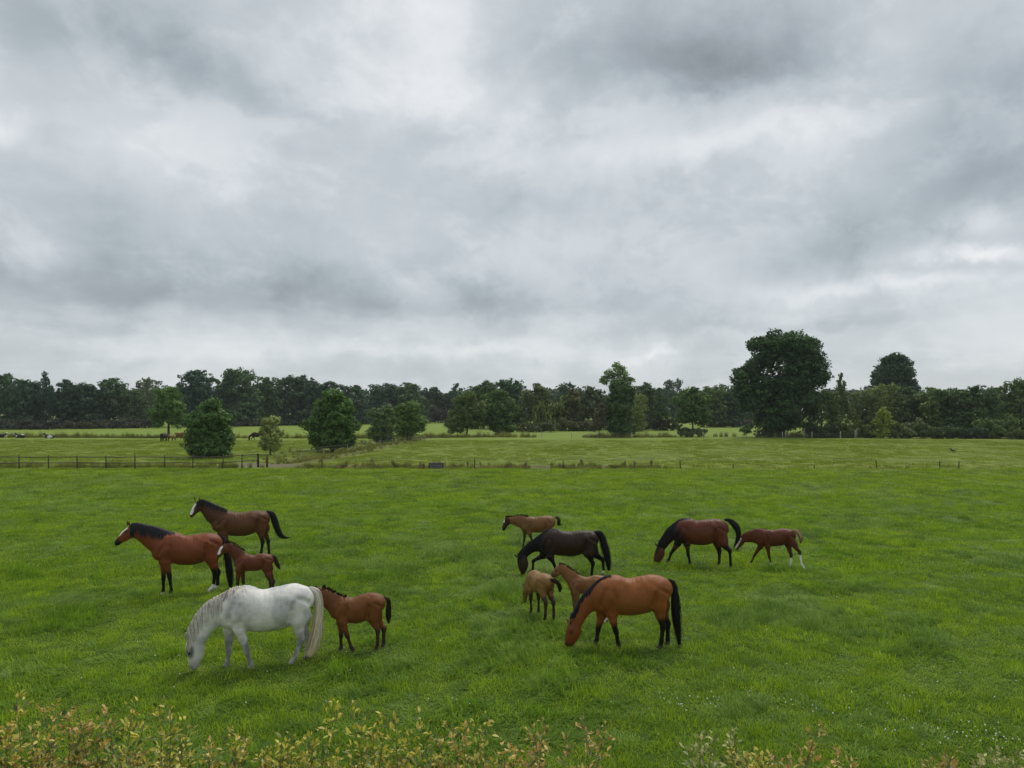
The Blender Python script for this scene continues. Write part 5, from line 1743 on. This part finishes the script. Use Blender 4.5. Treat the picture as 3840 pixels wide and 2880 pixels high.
crow.scale = (1.5, 1.5, 1.5)
tag(crow, 'small black crow standing in the right-hand meadow', 'bird')


# ---------------------------------------------------------------- animals of the far meadow
def far_copy(key, px, py, heading, scale, label, grp, cat):
    o = copy_tree(HORSES[key])
    x, y = G(px, py)
    o.location = (x, y, 0)
    o.rotation_euler = (0, 0, math.radians(heading))
    o.scale = (scale,) * 3
    tag(o, label, cat, grp)
    return o


GF = 'horses grazing far off by the lone tree'
far_copy('G', 612, 1658, 100, 1.06, 'dark horse seen from behind under the lone tree', GF, 'horse')
far_copy('H', 642, 1657, 60, 1.05, 'small dark foal right beside the dark horse under the lone tree', GF, 'foal')
far_copy('F', 672, 1648, -8, 1.0, 'distant chestnut foal facing right between the lone tree and the bushy tree', GF, 'foal')
far_copy('K', 716, 1643, 12, 1.0, 'distant brown horse half hidden by the round bushy tree', GF, 'horse')
far_copy('G', 966, 1652, 175, 1.0, 'distant dark horse grazing behind the small pale willow', GF, 'horse')


def cow(px, py, heading, label, seed, flip=1):
    b = Body()
    b.seg((0.45, 0, 0.42), (-0.55, 0, 0.40), 0.36, 0.38, 0.95, 1.0, 0.05, 'trunk')
    b.seg((-0.55, 0, 0.42), (-0.85, 0, 0.40), 0.36, 0.26, 1.0, 1.0, 0.05, 'rump')
    b.seg((0.55, 0, 0.55), (0.95, 0.05, 0.90), 0.24, 0.16, 0.6, 0.6, 0.08, 'neck')
    b.seg((0.95, 0.05, 0.98), (1.38, 0.08, 0.80), 0.15, 0.085, 0.7, 0.8, 0.03, 'head')
    for s_ in (-1, 1):
        b.seg((0.90, 0.08 * s_ + .05, 1.02), (0.86, 0.26 * s_ + .05, 1.02), 0.05, 0.03, 1, 1, 0.02, 'ear')
        b.seg((0.45, 0.26 * s_, 0.25), (0.75, 0.30 * s_, 0.10), 0.13, 0.07, 0.8, 0.8, 0.05, 'leg')
        b.seg((0.75, 0.30 * s_, 0.08), (0.42, 0.32 * s_, 0.05), 0.06, 0.05, 0.9, 0.9, 0.02, 'leg')
        b.seg((-0.55, 0.30 * s_, 0.30), (-0.20, 0.42 * s_, 0.13), 0.20, 0.10, 0.6, 0.7, 0.05, 'leg')
        b.seg((-0.20, 0.42 * s_, 0.10), (-0.62, 0.46 * s_, 0.06), 0.07, 0.05, 0.9, 0.9, 0.02, 'leg')
    v, q_ = b.skin(0.03)
    n = fbm(v + seed * 3.1, 1.7, seed, 2)
    w = (n > 0.58) | ((v[:, 0] > 1.02) & (np.abs(v[:, 1] - 0.06) < 0.05)) | (v[:, 2] < 0.10)
    c = np.where(w[:, None], np.array([[0.62, 0.60, 0.56]]), np.array([[0.014, 0.013, 0.014]]))
    root = obj('cow', None, loc=G(px, py) + (0,), rotz=math.radians(heading))
    tag(root, label, 'cow', 'black and white cows lying in the far meadow')
    obj('body', np_mesh('cow_body', v, q_, COAT, True, cols=c), root)
    tl = MB().tube([(-1.0, 0, 0.55), (-1.12, 0.05, 0.35), (-1.05, 0.2, 0.08), (-0.8, 0.35, 0.05)], [0.04, 0.03, 0.025, 0.05], 6)
    vv = np.concatenate(tl.v)
    obj('tail', tl.mesh('cow_tail', COAT, cols=np.tile([0.014, 0.013, 0.014], (len(vv), 1))), root)
    return root


cow(4, 1643, 10, 'black cow lying at the very left border of the photo', 1)
cow(75, 1644, 170, 'black cow with white patch lying with head low, middle of the three cows', 4)
cow(184, 1645, 172, 'black and white cow lying with head up, rightmost of the three cows', 9)


# ---------------------------------------------------------------- clover
def clover():
    r = np.random.default_rng(12)
    spots_ = []
    for (px, py, sx, sy, n) in [(2560, 2650, 140, 22, 55), (2950, 2650, 90, 18, 22), (3300, 2690, 150, 40, 30), (3700, 2775, 110, 28, 70), (3560, 2790, 60, 14, 18), (3330, 2770, 60, 14, 12),
                                (1700, 2650, 120, 20, 8), (1150, 2480, 260, 40, 22), (560, 2250, 60, 15, 8), (2000, 2300, 400, 120, 14), (1960, 2090, 40, 10, 10), (3100, 2500, 450, 130, 45), (600, 2600, 400, 80, 10), (450, 2450, 260, 120, 14)]:
        for _ in range(int(n * 0.5)):
            spots_.append(G(px + r.normal(0, sx), py + r.normal(0, sy)))
    p_ = np.array(spots_)
    # one small ball of petals
    ico = []
    for (th, n_) in ((0.0, 1), (0.7, 5), (1.4, 6), (2.2, 5)):
        for k in range(n_):
            a = k / n_ * 6.283 + th
            ico.append((math.sin(th) * math.cos(a), math.sin(th) * math.sin(a), math.cos(th)))
    ico = np.array(ico)
    vs, fs, cnt = [], [], 0
    mb = MB()
    for (x, y) in p_:
        z = 0.10 + r.uniform(0, 0.05)
        s_ = 0.0095 * r.uniform(0.7, 1.35)
        mb.tube([(x, y, z - s_ * 0.9), (x, y, z - s_ * 0.4), (x, y, z + s_ * 0.3), (x, y, z + s_)], [s_ * 0.5, s_ * 1.05, s_ * 0.95, s_ * 0.35], 6)
    o = obj('clover_flowers', mb.mesh('clover_flowers', plain_mat('clover_petal', (0.72, 0.72, 0.66), 0.8, 0.1)))
    tag(o, 'scattered white clover heads in the grass', kind='stuff')


clover()


# ---------------------------------------------------------------- hedge shrubs at the front
def hedge_leaf_material():
    m, b, o = new_mat('hedge_leaf')
    c = attr('Col')
    X.put(b.inputs['Base Color'], c)
    b.inputs['Roughness'].default_value = 0.5
    tr = X.nt.nodes.new('ShaderNodeBsdfTranslucent')
    X.put(tr.inputs[0], c)
    mx = X.nt.nodes.new('ShaderNodeMixShader')
    mx.inputs[0].default_value = 0.25
    X.nt.links.new(b.outputs[0], mx.inputs[1])
    X.nt.links.new(tr.outputs[0], mx.inputs[2])
    X.nt.links.new(mx.outputs[0], o.inputs[0])
    return m


HLEAF = hedge_leaf_material()
TWIG = plain_mat('hedge_twig', (0.12, 0.085, 0.055), 0.85, 0.4, 20.0)
# an ovate leaf folded along its midrib: tip, widest points, base
LV = np.array([[0, 0, 0], [0.28, 0.20, 0.05], [0.62, 0.22, 0.055], [1.0, 0.0, -0.08], [0.62, -0.22, 0.055], [0.28, -0.20, 0.05], [0.5, 0, 0.0]])
LF3 = np.array([[0, 6, 1], [1, 6, 2], [2, 6, 3], [3, 6, 4], [4, 6, 5], [5, 6, 0]])
PAL = {'tan': [(0.50, 0.39, 0.055), (0.54, 0.44, 0.085), (0.46, 0.32, 0.07), (0.36, 0.35, 0.04), (0.12, 0.16, 0.03), (0.08, 0.12, 0.025)],
       'yellow': [(0.54, 0.45, 0.045), (0.46, 0.43, 0.05), (0.54, 0.43, 0.08), (0.28, 0.31, 0.04), (0.12, 0.17, 0.03), (0.08, 0.13, 0.025)],
       'pink': [(0.50, 0.35, 0.085), (0.44, 0.27, 0.08), (0.44, 0.36, 0.07), (0.18, 0.20, 0.04), (0.10, 0.15, 0.03)],
       'pale': [(0.44, 0.41, 0.15), (0.38, 0.38, 0.13), (0.22, 0.28, 0.07), (0.12, 0.17, 0.04)]}
leaf_mesh_cache = {}


def single_leaf_mesh(c):
    key = tuple(round(v, 3) for v in c)
    if key not in leaf_mesh_cache:
        leaf_mesh_cache[key] = np_mesh('hedge_leaf', LV, LF3, HLEAF, True, cols=np.tile(c, (7, 1)))
    return leaf_mesh_cache[key]


def frames(d, r):
    n = len(d)
    x = d + r.normal(0, 0.55, (n, 3)) + np.array([0, 0, 0.15])
    x /= np.linalg.norm(x, axis=1, keepdims=True)
    up = np.array([0, 0, 1.0]) + r.normal(0, 0.45, (n, 3))
    y = np.cross(up, x)
    y /= np.linalg.norm(y, axis=1, keepdims=True) + 1e-9
    z = np.cross(x, y)
    return np.stack([x, y, z], -1)


def hedge_shrub(px, zd, half, tips, pal, label, seed, fill=1.0, singles=18):
    """tips: photograph pixels of the sprig ends; the shrub grows from the ground below them."""
    from mathutils import Matrix
    r = np.random.default_rng(seed)
    k = zd / F
    x0 = (px - 1920) * k
    root = obj('hedge_shrub', None, loc=(x0, zd, 0))
    root.empty_display_size = 0.3
    tag(root, label, 'shrub', 'hedge shrubs along the front edge')
    stems = MB()
    lc, ld, lcol, lsz = [], [], [], []
    pc = np.array(PAL[pal])
    ends = []
    for (tx, ty) in tips:
        dy = r.uniform(-0.35, 0.35)
        ends.append((np.array([(tx - 1920) * (zd + dy) / F - x0, dy, HC - (ty - HOR) * (zd + dy) / F]), 1.0))
    for _ in range(int(half * 25 * fill)):
        dy = r.uniform(-0.4, 0.4)
        top = HC - (2906 - 26 * abs(r.normal(0, 1.5)) - HOR) * k
        ends.append((np.array([r.uniform(-half, half), dy, top]), 0.6))
    for e, imp in ends:
        b0 = np.array([np.clip(e[0] * 0.45 + r.normal(0, 0.12), -half, half), e[1] * 0.4, 0.0])
        t = np.linspace(0, 1, 9)[:, None]
        bend = np.array([r.normal(0, 0.10), r.normal(0, 0.08), 0])
        pts = b0 + (e - b0) * t + bend * np.sin(t * math.pi) * (e[2] * 0.5)
        stems.tube(pts, np.linspace(0.008, 0.002, 9), 5)
        m = r.integers(24, 34)
        for j in range(m):
            u = 1 - (j / m) * r.uniform(0.45, 0.6) if j else 1.0
            i_ = min(int(u * 8), 7)
            q0 = pts[i_] + (pts[i_ + 1] - pts[i_]) * (u * 8 - i_)
            td = pts[i_ + 1] - pts[i_]
            td /= np.linalg.norm(td)
            a = r.uniform(0, 6.28)
            sd_ = np.array([math.cos(a), math.sin(a), 0.25])
            sl = r.uniform(0.02, 0.22) * (1.3 - u)
            q1 = q0 + sd_ * sl
            if sl > 0.05:
                stems.tube([q0, q1], [0.003, 0.002], 4, False)
            for _k in range(2 if sl < 0.05 else 4):
                lc.append(q1 + r.normal(0, 0.022, 3) * (_k > 0))
                ld.append(sd_ * 0.9 + td * 0.5)
                wts = np.linspace(1.3, 0.6, len(pc)) if u > 0.8 else np.linspace(0.5, 2.2, len(pc))
                lcol.append(pc[r.choice(len(pc), p=wts / wts.sum())] * r.uniform(0.8, 1.4))
                lsz.append(r.uniform(0.044, 0.094) * (0.8 if u > 0.95 else 1.0))
    obj('stems', stems.mesh('hedge_stems', TWIG), root)
    lc, ld, lcol, lsz = np.array(lc), np.array(ld), np.array(lcol), np.array(lsz)
    fr_ = frames(ld, r)
    big = np.argsort(-(lsz * (lc[:, 2] > np.quantile(lc[:, 2], 0.35))))[:singles]
    rest = np.setdiff1d(np.arange(len(lc)), big)
    vv = lc[rest][:, None] + np.einsum('nij,kj->nki', fr_[rest], LV) * lsz[rest][:, None, None]
    ff = (np.arange(len(rest))[:, None, None] * 7 + LF3[None]).reshape(-1, 3)
    fo = obj('foliage', np_mesh('hedge_foliage', vv.reshape(-1, 3), ff, HLEAF, True, cols=np.repeat(lcol[rest], 7, 0)), root)
    fo['kind'] = 'stuff'
    for b_ in big:
        c = pc[int(np.argmin(((pc - lcol[b_]) ** 2).sum(1)))]
        lo = obj('leaf', single_leaf_mesh(c), root)
        M = Matrix.Identity(4)
        for i in range(3):
            for j in range(3):
                M[i][j] = fr_[b_][i, j] * lsz[b_]
            M[i][3] = lc[b_][i]
        lo.matrix_local = M
    return root


hedge_shrub(90, 7.7, 0.62, [(60, 2610), (50, 2680), (160, 2640), (20, 2730), (210, 2635), (120, 2720)], 'tan', 'tan-leaved shrub at the bottom left corner with a tall sprig', 1, 1.3)
hedge_shrub(330, 8.0, 0.55, [(285, 2640), (400, 2655), (330, 2700), (260, 2690), (360, 2720)], 'pink', 'pinkish tan shrub, second from the bottom left corner', 2, 1.2)
hedge_shrub(560, 7.7, 0.60, [(500, 2640), (640, 2650), (690, 2705), (600, 2655), (540, 2720), (470, 2735)], 'yellow', 'yellow-leaved shrub in front of the white mare with one bright arching twig', 3, 1.4)
hedge_shrub(860, 8.1, 0.45, [(790, 2780), (880, 2745), (930, 2770)], 'tan', 'low thin shrub between the yellow ones, in front of the white mare', 4, 0.7)
hedge_shrub(1120, 7.8, 0.50, [(1060, 2760), (1090, 2755), (1180, 2745), (1250, 2630), (1305, 2645), (1150, 2780)], 'yellow', 'yellow shrub with two thin pinkish sprigs standing above it', 5, 1.0)
hedge_shrub(1440, 7.7, 0.55, [(1450, 2680), (1480, 2690), (1400, 2730), (1580, 2680), (1350, 2740), (1530, 2740)], 'yellow', 'tall golden shrub in the middle of the front hedge', 6, 1.3)
hedge_shrub(1720, 8.0, 0.55, [(1690, 2720), (1780, 2690), (1830, 2700), (1640, 2750), (1740, 2760)], 'tan', 'tan shrub right of the tall golden one', 7, 1.0)
hedge_shrub(2060, 7.8, 0.55, [(2045, 2700), (2000, 2740), (2120, 2770), (2190, 2710), (2270, 2725), (1950, 2800)], 'pink', 'orange-pink shrub with arching sprig, in front of the grazing orange bay mare', 8, 1.1)
hedge_shrub(2620, 8.0, 0.35, [(2625, 2755), (2680, 2760), (2760, 2735), (2580, 2810)], 'pale', 'sparse pale shrub with one long bare twig', 9, 0.03, 8)
hedge_shrub(2830, 7.6, 0.30, [(2850, 2820), (2800, 2850), (2890, 2835)], 'yellow', 'small bright yellow shrub just showing at the bottom edge', 10, 0.8, 14)
hedge_shrub(3060, 7.9, 0.45, [(3075, 2715), (3050, 2780), (3150, 2830), (2960, 2850), (3190, 2850)], 'pink', 'single tall upright sprig with pinkish tips on the right', 11, 0.15, 12)
hedge_shrub(3600, 7.9, 0.35, [(3575, 2810), (3560, 2850), (3500, 2860)], 'pink', 'thin small shrub near the bottom right corner', 12, 0.15, 10)
hedge_shrub(3760, 7.8, 0.40, [(3735, 2815), (3755, 2820), (3820, 2820), (3700, 2850)], 'pale', 'pale green-white shrub at the bottom right corner', 13, 0.2, 10)


# ---------------------------------------------------------------- the damp air over the fields
hz = MB().box((0, 1500, 13.0), (11800, 3300, 29.0))
hm = bpy.data.materials.new('damp_air')
hm.use_nodes = True
hm.node_tree.nodes.clear()
hv = hm.node_tree.nodes.new('ShaderNodeVolumePrincipled')
hv.inputs['Color'].default_value = (0.88, 0.94, 1.0, 1)
hv.inputs['Density'].default_value = 0.00014
ho = hm.node_tree.nodes.new('ShaderNodeOutputMaterial')
hm.node_tree.links.new(hv.outputs[0], ho.inputs['Volume'])
haze = obj('haze', hz.mesh('haze', hm, False))
tag(haze, 'thin damp air over the fields', kind='stuff')
